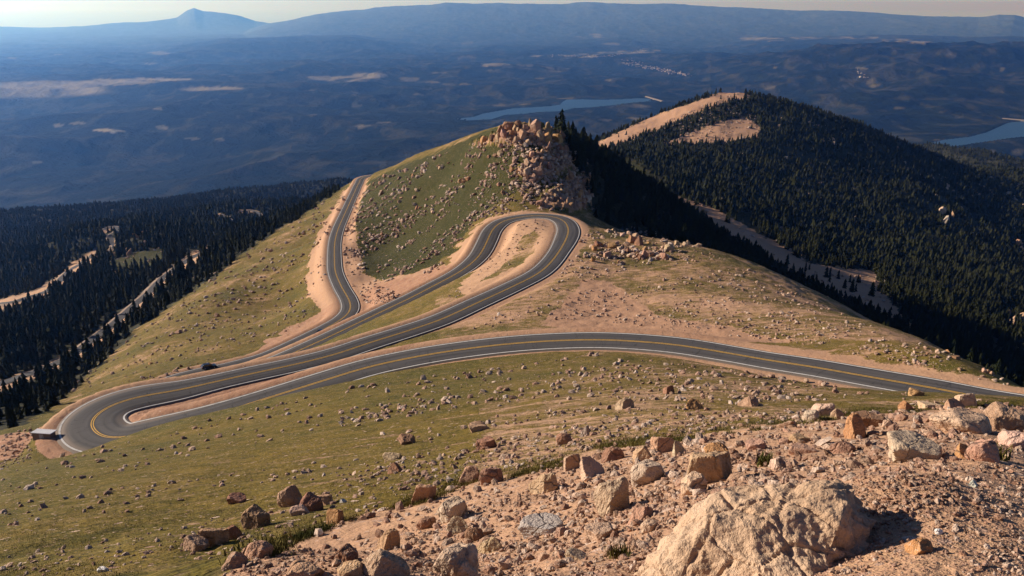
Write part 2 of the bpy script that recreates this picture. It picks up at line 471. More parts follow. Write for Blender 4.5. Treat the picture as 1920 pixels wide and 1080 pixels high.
def make_cover():
    n = rs < 5600
    x, y, r, e = X[n], Y[n], R[n], EDGE[n]
    lam = np.clip(r / 12, .3, 60)
    j1 = fbm(x / 6, y / 6, 3, 41) * np.interp(r, [1, 20, 150, 400, 2000], [10, 16, 12, 9, 5])
    j2 = fbm(x / 6, y / 6, 3, 42) * np.interp(r, [1, 20, 150, 400, 2000], [8, 10, 6, 5, 4])
    u, v = U[n] + j1, V[n] + j2
    sh = r.shape
    grass = np.full(sh, 0.62); red = np.zeros(sh); scree = np.full(sh, .35); forest = np.zeros(sh)

    def put(poly, rmin, rmax, g=None, rd=None, s=None, f=None):
        m = inpoly(u, v, poly) & (r > rmin) & (r < rmax)
        if g is not None: grass[m] = g
        if rd is not None: red[m] = rd
        if s is not None: scree[m] = s
        if f is not None: forest[m] = f
        return m
    # shoulder beyond the upper road: thin dry grass
    m = (r > 120) & (r < 420) & (u > 820) & (v > 400) & (v < 760)
    m &= (u > 980) | (v > 560)
    grass[m] = .52; red[m] = .30; scree[m] = .7
    put(P_PATH, 130, 300, g=.18, rd=.6, s=.3)
    put(P_KNOLL, 300, 900, g=.82, s=.45)
    m = (r > 380) & (r < 1000) & (u > 930) & (u < np.interp(v, [230, 262, 330, 400], [1035, 1058, 1096, 1114])) & (v < 410) & (r < 480); grass[m] = np.minimum(grass[m], .58); scree[m] = .9
    put(P_KNOLL, 300, 900, g=.97, s=.4)
    kb = inpoly(u, v, CRAGS[0]) | inpoly(u, v, CRAGS[1]) | inpoly(u, v, CRAGS[2])
    kb &= (r > 340) & (r < 500)
    grass[kb] = .34; scree[kb] = 1.0; red[kb] = .75
    put(P_DRIGHT, 250, 900, g=.15, rd=.4, s=.9)
    put(P_DLEFT, 250, 950, g=.10, rd=.3, s=.5)
    put(P_CLEFT, 240, 420, g=.05, rd=.25, s=.2)
    put(P_LOOP, 200, 420, g=.2, rd=.15, s=.5)
    put([(985,440),(1005,430),(1015,445),(985,490),(930,520),(900,530),(960,480)], 200, 420, g=.55, s=.7)
    put(P_REDDISH, 230, 420, g=.12, rd=.95, s=.5)
    put(P_BROWN, 90, 320, g=.10, rd=.9, s=.6)
    put([(150,735),(300,690),(420,668),(560,600),(600,590),(585,612),(500,660),(400,690),(300,712),(180,752)], 190, 420, g=.80, s=.5)
    put([(560,606),(640,560),(640,600),(560,645),(470,668),(500,640)], 240, 420, g=.15, rd=.8, s=.9)
    # forest floor
    f1 = (r > 190) & (u < 700) & (v < 840)
    edge_line = np.interp(u, [-900, -100, 0, 100, 170, 250, 330, 400, 480, 560, 620, 650, 700], [900, 850, 818, 766, 698, 630, 566, 520, 458, 408, 368, 345, 320])
    fm = f1 & (v < edge_line) & ((r > 430) | (u < 250)) & (e > 14)
    forest[fm] = 1
    fm2 = (u > 1040) & (r > 380) & ~m
    hid = (r > 400) & (u > 1000)
    forest[fm2] = 1
    forest[(r > 1000)] = 1
    put(P_BALD, 1000, 2400, g=.04, rd=.5, s=.8, f=0)
    put(P_BALD2, 1000, 2400, g=.08, rd=.4, s=.7, f=0)
    put(P_MEADOW, 800, 1600, g=.95, f=0, s=.1)
    put(P_STRIP, 550, 1100, g=.25, rd=.5, s=.8, f=0)
    put(P_FMEADOW, 600, 1300, g=.9, f=0, s=.2)
    for nm, line, w in FROADS:
        d = linedist(u, v, line)
        px_ = 13 if w < 8.5 else 4.5
        mm = (d < px_) & (r > 330)
        forest[mm] = np.minimum(forest[mm], sstep(px_ * .45, px_ * .95, d[mm])); grass[mm] *= .2
    # foreground gravel
    g = inpoly(u, v, P_GRAVEL) & (r < 75)
    grass[g] = 0.0; scree[g] = 1.0; red[g] = .22
    grass[r < 2] = 0
    # near grass slope, getting stonier to the right
    m = (~g) & (r < 140) & (v > 640) & (e > 3)
    grass[m] = .70; scree[m] = .4
    m2 = m & (u > 900); grass[m2] = .60; scree[m2] = .55
    # verge of bare grit along the road
    k = sstep(1.0, 4.0, e + fbm(x / 4, y / 4, 2, 55) * 1.2)
    kv = np.where((r > 80) & (r < 1000), k, 1)
    grass *= kv; scree *= (.3 + .7 * kv); red = red * (.5 + .5 * kv) + .34 * (1 - kv)
    put(P_REDBANK, 90, 220, g=.06, rd=.85, s=.3)
    forest *= np.where((e < 9) & (r < 1000), 0, 1)
    return grass, red, scree, forest


C_G, C_R, C_S, C_F = make_cover()
NNEAR = C_G.shape[0]

MEADOWS = [(-60,170,260,15),(60,163,130,10),(150,155,150,5),(260,149,70,3),(330,151,40,3),(395,167,60,4),(430,142,20,3),(600,145,35,4),(650,148,40,6),(690,142,35,6),(765,148,22,5),(790,137,60,2.5),(870,81,22,4),(870,109,16,4),(920,122,26,3),(975,122,16,3),(930,133,18,3),(1000,129,28,6),(1050,129,20,5),(808,117,14,1.5),(25,110,12,2),(105,102,8,1),(300,100,22,3),(275,118,12,1.5),(1110,68,30,4),(1150,84,16,3),(1165,98,45,3),(1210,95,25,2.5),(1010,104,28,2),(1085,103,35,3),(1400,69,22,3),(1440,73,60,3),(1500,72,40,2.5),(1600,72,50,2.5),(1680,75,30,2.5),(1720,79,25,2),(1120,145,14,2.5),(1145,150,10,2.5),(1440,165,16,4),(1455,127,4,2.5),(1310,131,12,2),(1570,150,20,6),(1630,152,18,9),(1610,130,8,6),(1500,258,12,3),(1640,207,14,3),(1652,212,8,2),(1675,203,12,2),(1710,216,14,3),(1727,208,10,2),(1755,210,8,2.5),(1800,219,22,6),(1765,263,20,1.2),(1830,205,8,3),(1776,104,12,2.5),(1770,131,7,5),(1850,103,10,2),(1890,131,8,4),(1880,170,10,8),(1900,285,14,6),(1850,284,8,4),(1200,199,22,4),(1065,184,16,2),(1130,184,20,1.5),(990,197,14,2),(575,216,14,3),(690,237,30,2.5),(720,232,18,2),(868,208,14,3),(895,214,12,2.5),(935,174,8,2.5),(940,195,15,3),(655,197,14,4),(660,175,12,2),(590,168,8,2),(300,206,8,3),(120,235,14,4),(160,230,18,3),(210,245,30,3),(320,240,10,4),(410,262,14,2.5),(350,260,16,2.5),(60,300,20,2),(540,218,14,3),(780,178,12,3),(850,158,14,2),(880,157,12,2),(815,155,15,2),(1015,145,10,2),(1180,222,16,2.5),(1130,225,14,2),(1065,118,10,2)]


def make_far_cover():
    n = rs > 2500
    x, y, r = X[n], Y[n], R[n]
    k = np.interp(r, [2500, 10000, 30000], [10, 7, 3])
    wl = np.clip(r / 45, 60, 900)
    # fields and clearings: broken-edged patches of pale grass
    u = U[n] + fbm(x / 700, y / 700, 4, 61) * k * 4
    v = V[n] + fbm(x / 900, y / 1500, 4, 62) * k * .8
    m = np.zeros(r.shape)
    for (a, b, ru, rv) in MEADOWS:
        q = ((u - a) / ru) ** 2 + ((v - b) / rv) ** 2
        m = np.maximum(m, (1 - sstep(.6, 1.25, q)) * (.5 if ru < 24 else 1.0))
    m *= np.where(U[n] < 330, .95, sstep(-.35, .35, fbm(x / 380, y / 380, 4, 63)) * .8)
    spots = sstep(.30, .6, fbm(x / 330, y / 520, 5, 64, ridged=True)) * .10
    return np.maximum(m, spots), fbm(x / 1500, y / 1500, 4, 65) * .5 + .5


FC_M, FC_N = make_far_cover()


# ------------------------------------------------------------------ material helpers
class NT:
    def __init__(self, name):
        self.mat = bpy.data.materials.new(name); self.mat.use_nodes = True
        self.t = self.mat.node_tree; self.t.nodes.clear()
        self.out = self.n('ShaderNodeOutputMaterial')

    def n(self, typ, **kw):
        nd = self.t.nodes.new(typ)
        for k, v in kw.items():
            setattr(nd, k, v)
        return nd

    def l(self, a, b):
        self.t.links.new(a, b)

    def val(self, sock, v):
        if hasattr(v, 'is_output') or isinstance(v, bpy.types.NodeSocket):
            self.l(v, sock)
        else:
            sock.default_value = v

    def noise(self, vec, scale, detail=4, rough=.55, dist=0.0):
        nd = self.n('ShaderNodeTexNoise'); self.l(vec, nd.inputs['Vector'])
        nd.inputs['Scale'].default_value = scale; nd.inputs['Detail'].default_value = detail
        nd.inputs['Roughness'].default_value = rough; nd.inputs['Distortion'].default_value = dist
        return nd.outputs['Fac']

    def voro(self, vec, scale, feature='F1', rand=1.0):
        nd = self.n('ShaderNodeTexVoronoi', feature=feature); self.l(vec, nd.inputs['Vector'])
        nd.inputs['Scale'].default_value = scale; nd.inputs['Randomness'].default_value = rand
        return nd

    def ramp(self, fac, a, b, ca=(0, 0, 0, 1), cb=(1, 1, 1, 1)):
        nd = self.n('ShaderNodeMapRange', interpolation_type='SMOOTHSTEP'); self.val(nd.inputs['Value'], fac)
        nd.inputs['From Min'].default_value = a; nd.inputs['From Max'].default_value = b
        return nd.outputs['Result']

    def math(self, op, a, b=0.0, c=None):
        nd = self.n('ShaderNodeMath', operation=op)
        self.val(nd.inputs[0], a); self.val(nd.inputs[1], b)
        if c is not None: self.val(nd.inputs[2], c)
        return nd.outputs[0]

    def mix(self, f, a, b):
        nd = self.n('ShaderNodeMix', data_type='RGBA')
        self.val(nd.inputs['Factor'], f)
        self.val(nd.inputs['A'], a if not isinstance(a, tuple) else (*a, 1)[:4])
        self.val(nd.inputs['B'], b if not isinstance(b, tuple) else (*b, 1)[:4])
        for s in nd.outputs:
            if s.type == 'RGBA':
                return s

    def mixc(self, f, a, b):
        nd = self.n('ShaderNodeMix', data_type='RGBA')
        ia = [s for s in nd.inputs if s.type == 'RGBA']
        self.val([s for s in nd.inputs if s.type == 'VALUE'][0], f)
        self.val(ia[0], (*a, 1) if isinstance(a, tuple) else a)
        self.val(ia[1], (*b, 1) if isinstance(b, tuple) else b)
        return [s for s in nd.outputs if s.type == 'RGBA'][0]

    def bsdf(self, color, rough=.9, normal=None, spec=.2, metal=0.0):
        p = self.n('ShaderNodeBsdfPrincipled')
        self.val(p.inputs['Base Color'], (*color, 1) if isinstance(color, tuple) else color)
        self.val(p.inputs['Roughness'], rough)
        p.inputs['Specular IOR Level'].default_value = spec
        p.inputs['Metallic'].default_value = metal
        if normal is not None: self.l(normal, p.inputs['Normal'])
        self.l(p.outputs[0], self.out.inputs['Surface'])
        return p

    def bump(self, h, strength=.5, dist=.1, normal=None):
        b = self.n('ShaderNodeBump'); b.inputs['Strength'].default_value = strength
        b.inputs['Distance'].default_value = dist; self.l(h, b.inputs['Height'])
        if normal is not None: self.l(normal, b.inputs['Normal'])
        return b.outputs['Normal']

    def pos(self):
        return self.n('ShaderNodeNewGeometry').outputs['Position']


def simple(name, color, rough=.7, spec=.3, metal=0.0, vary=.0, scale=3.0):
    m = NT(name)
    if vary:
        tc = m.n('ShaderNodeTexCoord').outputs['Object']
        f = m.noise(tc, scale, 5)
        c = m.mixc(f, tuple(max(0, x * (1 - vary)) for x in color), tuple(min(1, x * (1 + vary)) for x in color))
    else:
        c = color
    m.bsdf(c, rough, None, spec, metal)
    return m.mat


def ground_material():
    m = NT('ground_cover')
    p = m.pos()
    at_ = m.n('ShaderNodeAttribute', attribute_name='cover')
    sep = m.n('ShaderNodeSeparateColor'); m.l(at_.outputs['Color'], sep.inputs[0])
    g, rd, sc = sep.outputs[0], sep.outputs[1], sep.outputs[2]
    fo = at_.outputs['Alpha']
    n_big = m.noise(p, .035, 5, .6)
    n_mid = m.noise(p, .35, 6, .65)
    n_small = m.noise(p, 2.6, 5, .65)
    n_grit = m.noise(p, 22, 3, .7)
    n_tuft = m.noise(p, 7.0, 3, .6)
    n_hum = m.noise(p, 1.1, 4, .6)
    # dry grit, pinkish tan
    d = m.mixc(m.ramp(n_mid, .3, .7), (.37, .225, .135), (.51, .325, .185))
    d = m.mixc(m.ramp(n_grit, .35, .7), d, (.40, .235, .15))
    redc = m.mixc(n_small, (.19, .085, .055), (.35, .18, .115))
    d = m.mixc(m.math('MULTIPLY', rd, m.ramp(n_mid, .15, .75)), d, redc)
    # alpine turf: olive, straw and dark green
    t = m.mixc(m.ramp(n_mid, .32, .68), (.094, .074, .010), (.186, .124, .024))
    t = m.mixc(m.math('MULTIPLY', m.ramp(n_big, .42, .7), .7), t, (.058, .066, .016))
    t = m.mixc(m.math('MULTIPLY', m.ramp(n_small, .50, .70), .7), t, (.23, .15, .055))
    t = m.mixc(m.math('MULTIPLY', m.ramp(n_small, .47, .30), .75), t, (.032, .034, .012))
    mp = m.n('ShaderNodeMapping'); m.l(p, mp.inputs['Vector'])
    mp.inputs['Rotation'].default_value = (0, 0, math.radians(-25)); mp.inputs['Scale'].default_value = (.16, .9, .5)
    n_str = m.noise(mp.outputs[0], 1.0, 5, .65)
    t = m.mixc(m.math('MULTIPLY', m.ramp(n_hum, .54, .70), .5), t, (.20, .15, .05))
    t = m.mixc(m.math('MULTIPLY', m.ramp(n_hum, .46, .30), .55), t, (.040, .040, .010))
    t = m.mixc(m.math('MULTIPLY', m.ramp(n_tuft, .50, .36), .6), t, (.028, .028, .009))
    nm = m.math('ADD', m.math('MULTIPLY', n_mid, .35), m.math('MULTIPLY', n_small, .30))
    nm = m.math('ADD', nm, m.math('MULTIPLY', n_str, .35))
    nm = m.math('ADD', m.math('MULTIPLY_ADD', n_big, .5, -.25), nm)
    lush = m.ramp(g, .78, .87)
    t = m.mixc(m.math('MULTIPLY', lush, .85), t, m.mixc(m.ramp(n_small, .35, .65), (.012, .017, .004), (.037, .042, .011)))
    t = m.mixc(m.math('MULTIPLY', m.ramp(n_str, .52, .68), m.math('MULTIPLY_ADD', lush, -.38, .5)), t, (.20, .135, .058))
    gm = m.ramp(m.math('SUBTRACT', m.math('ADD', g, m.math('MULTIPLY', nm, 1.5)), 1.22), -.07, .11)
    c = m.mixc(gm, d, t)
    # loose stones lying in the turf
    def stones(scale, lo, colr):
        v = m.voro(p, scale)
        s2 = m.n('ShaderNodeSeparateColor'); m.l(v.outputs['Color'], s2.inputs[0])
        pick = m.math('LESS_THAN', s2.outputs[0], m.math('MULTIPLY', sc, lo))
        rad = m.math('MULTIPLY_ADD', s2.outputs[1], .28, .12)
        ins = m.math('LESS_THAN', v.outputs['Distance'], rad)
        f = m.math('MULTIPLY', pick, ins)
        cc = m.mixc(s2.outputs[2], colr, (.34, .20, .14))
        return f, cc
    for scale, lo in ((3.0, .22), (8.0, .35)):
        f, cc = stones(scale, lo, (.52, .39, .30))
        c = m.mixc(f, c, cc)
    # forest floor: needles, dark soil, some grey rubble
    ff = m.mixc(m.ramp(n_mid, .35, .7), (.022, .024, .012), (.055, .048, .028))
    c = m.mixc(fo, c, ff)
    h = m.math('ADD', m.math('MULTIPLY', n_small, .22), m.math('MULTIPLY', n_grit, .035))
    h = m.math('ADD', h, m.math('MULTIPLY', n_mid, .5))
    h = m.math('ADD', h, m.math('MULTIPLY', n_tuft, m.math('MULTIPLY', gm, .16)))
    m.bsdf(c, .95, m.bump(h, .55, 1.0), .1)
    return m.mat


def far_material():
    m = NT('far_land')
    p = m.pos()
    at_ = m.n('ShaderNodeAttribute', attribute_name='cover')
    sep = m.n('ShaderNodeSeparateColor'); m.l(at_.outputs['Color'], sep.inputs[0])
    n1 = m.noise(p, .004, 7, .65)
    n2 = m.noise(p, .02, 5, .65)
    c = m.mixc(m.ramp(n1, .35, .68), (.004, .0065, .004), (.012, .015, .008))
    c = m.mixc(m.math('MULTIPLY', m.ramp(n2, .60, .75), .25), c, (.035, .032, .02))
    c = m.mixc(sep.outputs[2], c, m.mixc(m.ramp(n1, .3, .7), (.055, .070, .068), (.12, .145, .14)))  # distance haze painted into the land colour: far ranges turn paler
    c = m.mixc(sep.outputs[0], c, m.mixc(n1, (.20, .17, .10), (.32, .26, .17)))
    h = m.math('ADD', m.math('MULTIPLY', n1, 90.0), m.math('MULTIPLY', n2, 14.0))
    m.bsdf(c, 1.0, m.bump(h, .9, 1.0), .02)
    return m.mat


M_GROUND = ground_material()
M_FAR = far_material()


# ------------------------------------------------------------------ mesh helpers
def link_mesh(name, me, mats=(), parent=None):
    o = bpy.data.objects.new(name, me); COL.objects.link(o)
    for mt in mats:
        me.materials.append(mt)
    if parent is not None:
        o.parent = parent
    return o


def np_mesh(name, verts, faces, mats=(), parent=None, smooth=True):
    """faces: (n, k) integer array, k = 3 or 4"""
    me = bpy.data.meshes.new(name)
    verts = np.asarray(verts, np.float32); faces = np.asarray(faces, np.int32)
    me.vertices.add(len(verts)); me.vertices.foreach_set('co', verts.ravel())
    k = faces.shape[1]
    me.loops.add(faces.size); me.loops.foreach_set('vertex_index', faces.ravel())
    me.polygons.add(len(faces))
    me.polygons.foreach_set('loop_start', np.arange(0, faces.size, k, dtype=np.int32))
    me.polygons.foreach_set('use_smooth', np.full(len(faces), smooth))
    me.update(calc_edges=True); me.validate()
    return link_mesh(name, me, mats, parent)


def tag(o, label=None, cat=None, group=None, kind=None):
    if label: o['label'] = label
    if cat: o['category'] = cat
    if group: o['group'] = group
    if kind: o['kind'] = kind
    return o


# ------------------------------------------------------------------ terrain sheets
def terrain_sheets():
    nr, nc = R.shape
    zone = np.zeros((nr - 1, nc - 1), int)
    rc = R[:-1, :-1]; uc = U[:-1, :-1]; vc = V[:-1, :-1]; tc = TH[:-1, :-1]
    names = ['ground', 'grassy_hill', 'forest_slope', 'valley', 'forested_hill', 'plain', 'far_mountains']
    zone[:] = 0
    zone[(rc > 190) & (uc < 660)] = 2
    zone[(rc > 190) & (uc >= 660)] = 1
    zone[(rc > 560) & (uc >= 1090)] = 3
    zone[(rc > 860) & (uc >= 1020)] = 4
    zone[(rc > 900) & (uc < 1020)] = 2
    zone[rc > 3600] = 5
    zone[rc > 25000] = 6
    cov = np.zeros((nr, nc, 4), np.float32)
    cov[:NNEAR, :, 0] = C_G; cov[:NNEAR, :, 1] = C_R; cov[:NNEAR, :, 2] = C_S; cov[:NNEAR, :, 3] = C_F
    covf = np.zeros((nr, nc, 4), np.float32); covf[..., 3] = 1
    k0 = nr - FC_M.shape[0]
    covf[k0:, :, 0] = FC_M; covf[k0:, :, 1] = FC_N
    covf[..., 2] = sstep(21000, 42000, R)  # weight of the painted haze, growing with distance
    co = np.stack([X, Y, Z], -1).reshape(-1, 3)
    for z, nm in enumerate(names):
        ii, jj = np.nonzero(zone == z)
        a = ii * nc + jj
        f = np.stack([a, a + 1, a + nc + 1, a + nc], 1)
        used, inv = np.unique(f.ravel(), return_inverse=True)
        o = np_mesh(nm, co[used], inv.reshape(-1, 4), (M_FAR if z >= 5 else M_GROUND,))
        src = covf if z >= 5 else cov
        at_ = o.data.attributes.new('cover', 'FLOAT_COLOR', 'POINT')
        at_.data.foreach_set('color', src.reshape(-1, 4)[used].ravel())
        tag(o, kind='structure')


terrain_sheets()

# water sheets
mw = NT('lake_water')
pw = mw.pos()
mw.bsdf(mw.mixc(mw.noise(pw, .003, 3), (.012, .035, .07), (.022, .055, .10)), .35, mw.bump(mw.noise(pw, .05, 3), .2, 1.0), .12)
for k, poly in enumerate(LAKE_W):
    c = poly.mean(0)
    big = c + (poly - c) * 1.03
    bm = bmesh.new()
    bm.faces.new([bm.verts.new((p[0], p[1], LAKE_Z[k])) for p in big])
    bmesh.ops.triangulate(bm, faces=bm.faces[:])
    me = bpy.data.meshes.new('water'); bm.to_mesh(me); bm.free()
    o = link_mesh('water', me, (mw.mat,)); tag(o, kind='structure')
    for pl in me.polygons:
        if pl.normal.z < 0: pl.flip()


# ------------------------------------------------------------------ the switchback road
def asphalt():
    m = NT('asphalt')
    uv = m.n('ShaderNodeUVMap', uv_map='lane').outputs['UV']
    sp = m.n('ShaderNodeSeparateXYZ'); m.l(uv, sp.inputs[0])
    lat, run = sp.outputs[0], sp.outputs[1]
    p = m.pos()
    mp = m.n('ShaderNodeMapping'); m.l(uv, mp.inputs['Vector']); mp.inputs['Scale'].default_value = (1.6, .05, 1)
    streak = m.noise(mp.outputs[0], 1.0, 5, .6)
    a = m.math('ABSOLUTE', m.math('SUBTRACT', m.math('ABSOLUTE', lat), 1.75))
    a = m.math('ABSOLUTE', m.math('SUBTRACT', a, .8))
    track = m.ramp(a, .55, .05)
    big = m.noise(p, .08, 4)
    c = m.mixc(m.ramp(streak, .3, .7), (.040, .037, .037), (.075, .069, .067))
    c = m.mixc(m.math('MULTIPLY', track, .45), c, (.095, .086, .083))
    c = m.mixc(m.math('MULTIPLY', m.ramp(big, .5, .75), .35), c, (.05, .045, .043))
    # transverse sealed cracks every so often
    mp2 = m.n('ShaderNodeMapping'); m.l(uv, mp2.inputs['Vector']); mp2.inputs['Scale'].default_value = (.02, .09, 1)
    cr = m.noise(mp2.outputs[0], 3.0, 3, .6)
    crk = m.ramp(m.math('ABSOLUTE', m.math('SUBTRACT', cr, .5)), .006, .0)
    c = m.mixc(m.math('MULTIPLY', crk, .7), c, (.02, .02, .02))
    # dust blown on from the verge
    e = m.ramp(m.math('ABSOLUTE', lat), 3.1, 4.3)
    c = m.mixc(m.math('MULTIPLY', e, .35), c, (.30, .22, .16))
    m.bsdf(c, .85, m.bump(m.noise(p, 30, 3), .2, .02), .25)
    return m.mat


def paint(name, col):
    m = NT(name)
    p = m.pos()
    w = m.ramp(m.noise(p, 1.3, 6, .7), .25, .55)
    m.bsdf(m.mixc(w, tuple(x * .55 for x in col), col), .7, None, .3)
    return m.mat


M_ASPH = asphalt()
M_WHITE = paint('white_paint', (.50, .48, .45))
M_YELLOW = paint('yellow_paint', (.58, .33, .05))


def frame(C):
    T = np.gradient(C, axis=0); T[:, 2] = 0
    T /= np.linalg.norm(T, axis=1)[:, None]
    return T, np.stack([T[:, 1], -T[:, 0], 0 * T[:, 0]], 1)      # right-hand side


def strip(name, C, lats, dz, mats, parent=None, uvname=None, zs=None):
    """lats: list of arrays / floats (lateral offset), ribbon along C"""
    T, Nr = frame(C)
    n = len(C); k = len(lats)
    V_ = np.zeros((n, k, 3)); L_ = np.zeros((n, k))
    for i, la in enumerate(lats):
        la = np.broadcast_to(la, (n,))
        V_[:, i] = C + Nr * la[:, None]
        V_[:, i, 2] += dz[i] if isinstance(dz, (list, tuple)) else dz
        if zs is not None: V_[:, i, 2] = zs(V_[:, i, 0], V_[:, i, 1]) + (dz[i] if isinstance(dz, (list, tuple)) else dz)
        L_[:, i] = la
    a = (np.arange(n - 1)[:, None] * k + np.arange(k - 1)[None]).ravel()
    f = np.stack([a, a + k, a + k + 1, a + 1], 1)[:, ::-1]
    o = np_mesh(name, V_.reshape(-1, 3), f, mats, parent, smooth=True)
    if uvname:
        s = np.concatenate([[0], np.cumsum(np.linalg.norm(np.diff(C, axis=0), axis=1))])
        uvl = o.data.uv_layers.new(name=uvname)
        UVv = np.stack([L_.ravel(), np.repeat(s, k)], 1)
        vi = np.empty(len(o.data.loops), np.int32); o.data.loops.foreach_get('vertex_index', vi)
        uvl.data.foreach_set('uv', UVv[vi].astype(np.float32).ravel())
    return o


hw = ROAD_HW
road = strip('road', ROAD, [-hw - .5, -hw, -hw * .5, 0 * hw, hw * .5, hw, hw + .5], [-.5, 0, .02, .05, .02, 0, -.5], (M_ASPH,), None, 'lane')
tag(road, kind='structure')
for sgn in (-1, 1):
    a, b = sgn * (hw - .56), sgn * (hw - .28)
    lo, hi = (a, b) if sgn > 0 else (b, a)
    strip('edge_line', ROAD, [lo, hi], .03, (M_WHITE,), road)
    lo, hi = (.09, .23) if sgn > 0 else (-.23, -.09)
    strip('centre_line', ROAD, [lo, hi], .065, (M_YELLOW,), road)

M_VERGE = simple('roadside_grit', (.27, .20, .15), .95, .1, 0, .3, .5)
FROAD_C = []
for nm, line, w in FROADS:
    vg = 4 if w < 8.5 else 1.2
    P = [hit(u, v) for u, v in line]
    P = np.array([p for p in P if p is not None])
    C = resample(P, 3.0, 5)
    FROAD_C.append(C)
    gz = ground_z(C[:, 0], C[:, 1])
    for _ in range(6): gz[1:-1] = (gz[:-2] + 2 * gz[1:-1] + gz[2:]) / 4
    C[:, 2] = gz + .9
    o = strip(nm, C, [-w / 2 - vg, -w / 2, 0, w / 2, w / 2 + vg], [-.65 * vg, -.15, 0, -.15, -.65 * vg], (M_VERGE,), None, 'lane')
    tag(o, kind='structure')
    o2 = strip('carriageway', C, [-3.0, 0, 3.0], .06, (M_ASPH,), o, 'lane')

# ------------------------------------------------------------------ conifers
def tree_mesh(sides, tiers, seed, slim=1.0, jag=.25, droop=.12):
    """unit-height crown of overlapping ragged skirts; returns verts, tris"""
    rg = np.random.default_rng(seed)
    vs, fs = [], []
    for t in range(tiers):
        z0 = .06 + .86 * t / tiers
        z1 = min(1.0, z0 + (1.55 if t < tiers - 1 else 1.0) * .94 / tiers)
        if t == tiers - 1: z1 = 1.0
        rad = (.21 * slim) * (1 - z0) ** .8 * rg.uniform(.82, 1.18) + .012
        base = len(vs)
        off = rg.uniform(0, 6.28)
        cx, cy = rg.normal(0, .008, 2)
        vs.append((cx, cy, z1))
        for k in range(sides):
            a = off + 2 * math.pi * k / sides
            rr = rad * (1 + rg.uniform(-jag, jag)) * (1.0 if k % 2 == 0 else .62)
            zz = z0 - (droop * .35 if k % 2 == 0 else -.02) * rg.uniform(.5, 1.3) * (1 - z0) * .6
            vs.append((cx + rr * math.cos(a), cy + rr * math.sin(a), max(zz, .02)))
        for k in range(sides):
            fs.append((base, base + 1 + k, base + 1 + (k + 1) % sides))
    return np.array(vs), np.array(fs)


mt = NT('needles')
_oi = mt.n('ShaderNodeObjectInfo')
_tv = mt.n('ShaderNodeAttribute', attribute_name='tint')
_pn = mt.pos()
_c = mt.mixc(mt.ramp(mt.noise(_pn, .9, 3), .3, .7), (.007, .0105, .005), (.017, .021, .009))
_c = mt.mixc(mt.math('MULTIPLY', _oi.outputs['Random'], .4), _c, (.019, .019, .008))
_c = mt.mixc(mt.math('MULTIPLY', _tv.outputs['Fac'], .7), _c, (.024, .024, .011))
mt.bsdf(_c, .95, None, .05)
M_NEEDLE = mt.mat
M_BARK = simple('bark', (.10, .07, .05), .95, .1, 0, .4, 2)


def forest_points():
    nr, nc = R.shape
    rr = rs[:NNEAR]
    dr = np.gradient(rs)[:NNEAR][:, None]; dth = np.gradient(th)[None]
    area = dr * rr[:, None] * dth
    Rn, Un, Vn = R[:NNEAR], U[:NNEAR], V[:NNEAR]
    vis = TT[:NNEAR] >= RUNMAX[:NNEAR] - np.interp(Rn, [300, 3000], [.02, .004])
    ok = (C_F > .55) & vis & (Rn < 3600) & (Un > -180) & (Un < 2100) & (EDGE[:NNEAR] > 9)
    dens = np.interp(Rn, [300, 500, 800, 1500, 2500, 3600], [1 / 20, 1 / 24, 1 / 32, 1 / 44, 1 / 85, 1 / 130])
    x, y = X[:NNEAR], Y[:NNEAR]
    clump = fbm(x / 45, y / 45, 4, 91)
    clump = clump + .5 * fbm(x / 14, y / 14, 2, 92)
    thin = np.where((Un > 1200) & (Rn < 2300) & (Rn > 700), sstep(-.8, -.05, clump), sstep(-.9, -.3, clump))
    w = area * dens * ok * thin
    # a few stragglers on the bald slopes, the strip and the upper edge of the left slope
    strag = (C_F < .3) & vis & (Rn > 480) & (Rn < 2300) & (EDGE[:NNEAR] > 12) & ((Un > 1100) | ((Un < 470) & (Vn < 640)))
    w = w + area * strag * np.where((Un > 1250) & (Rn < 1000) & (C_G > .2), 1 / 160.0, 1 / 1500.0) * sstep(.0, .35, clump)
    tot = w.sum()
    n = RNG.poisson(tot)
    cdf = np.cumsum(w.ravel()); cdf /= cdf[-1]
    k = np.searchsorted(cdf, RNG.random(n))
    i, j = np.unravel_index(k, w.shape)
    i = np.clip(i, 1, NNEAR - 2); j = np.clip(j, 1, nc - 2)
    r = rs[i] + (RNG.random(n) - .5) * (rs[i + 1] - rs[i - 1]) / 2
    a = th[j] + (RNG.random(n) - .5) * (th[j + 1] - th[j - 1]) / 2
    px, py = r * np.sin(a), r * np.cos(a)
    # keep the forest roads open
    keep = np.ones(n, bool)
    for C in FROAD_C:
        for q in C[::2]:
            ql = math.hypot(q[0], q[1])
            rad_ = 8.5 if C is not FROAD_C[2] and C is not FROAD_C[3] and C is not FROAD_C[4] else 5.5
            for back in ((0, 8, 16, 24) if C is FROAD_C[0] or C is FROAD_C[1] else (0, 8, 15)):
                keep &= (px - q[0] * (1 - back / ql)) ** 2 + (py - q[1] * (1 - back / ql)) ** 2 > (rad_ if back < 10 else rad_ - 2.5) ** 2
    px, py = px[keep], py[keep]
    return np.stack([px, py, ground_z(px, py)], 1)


TP = forest_points()
TD = np.hypot(TP[:, 0], TP[:, 1])
TU, TV = project(TP)
TH_ = (9.3 * np.exp(RNG.normal(0, .30, len(TP)))).clip(3.5, 16) * np.interp(TD, [300, 500, 900, 1300], [.72, .9, 1.0, .88])
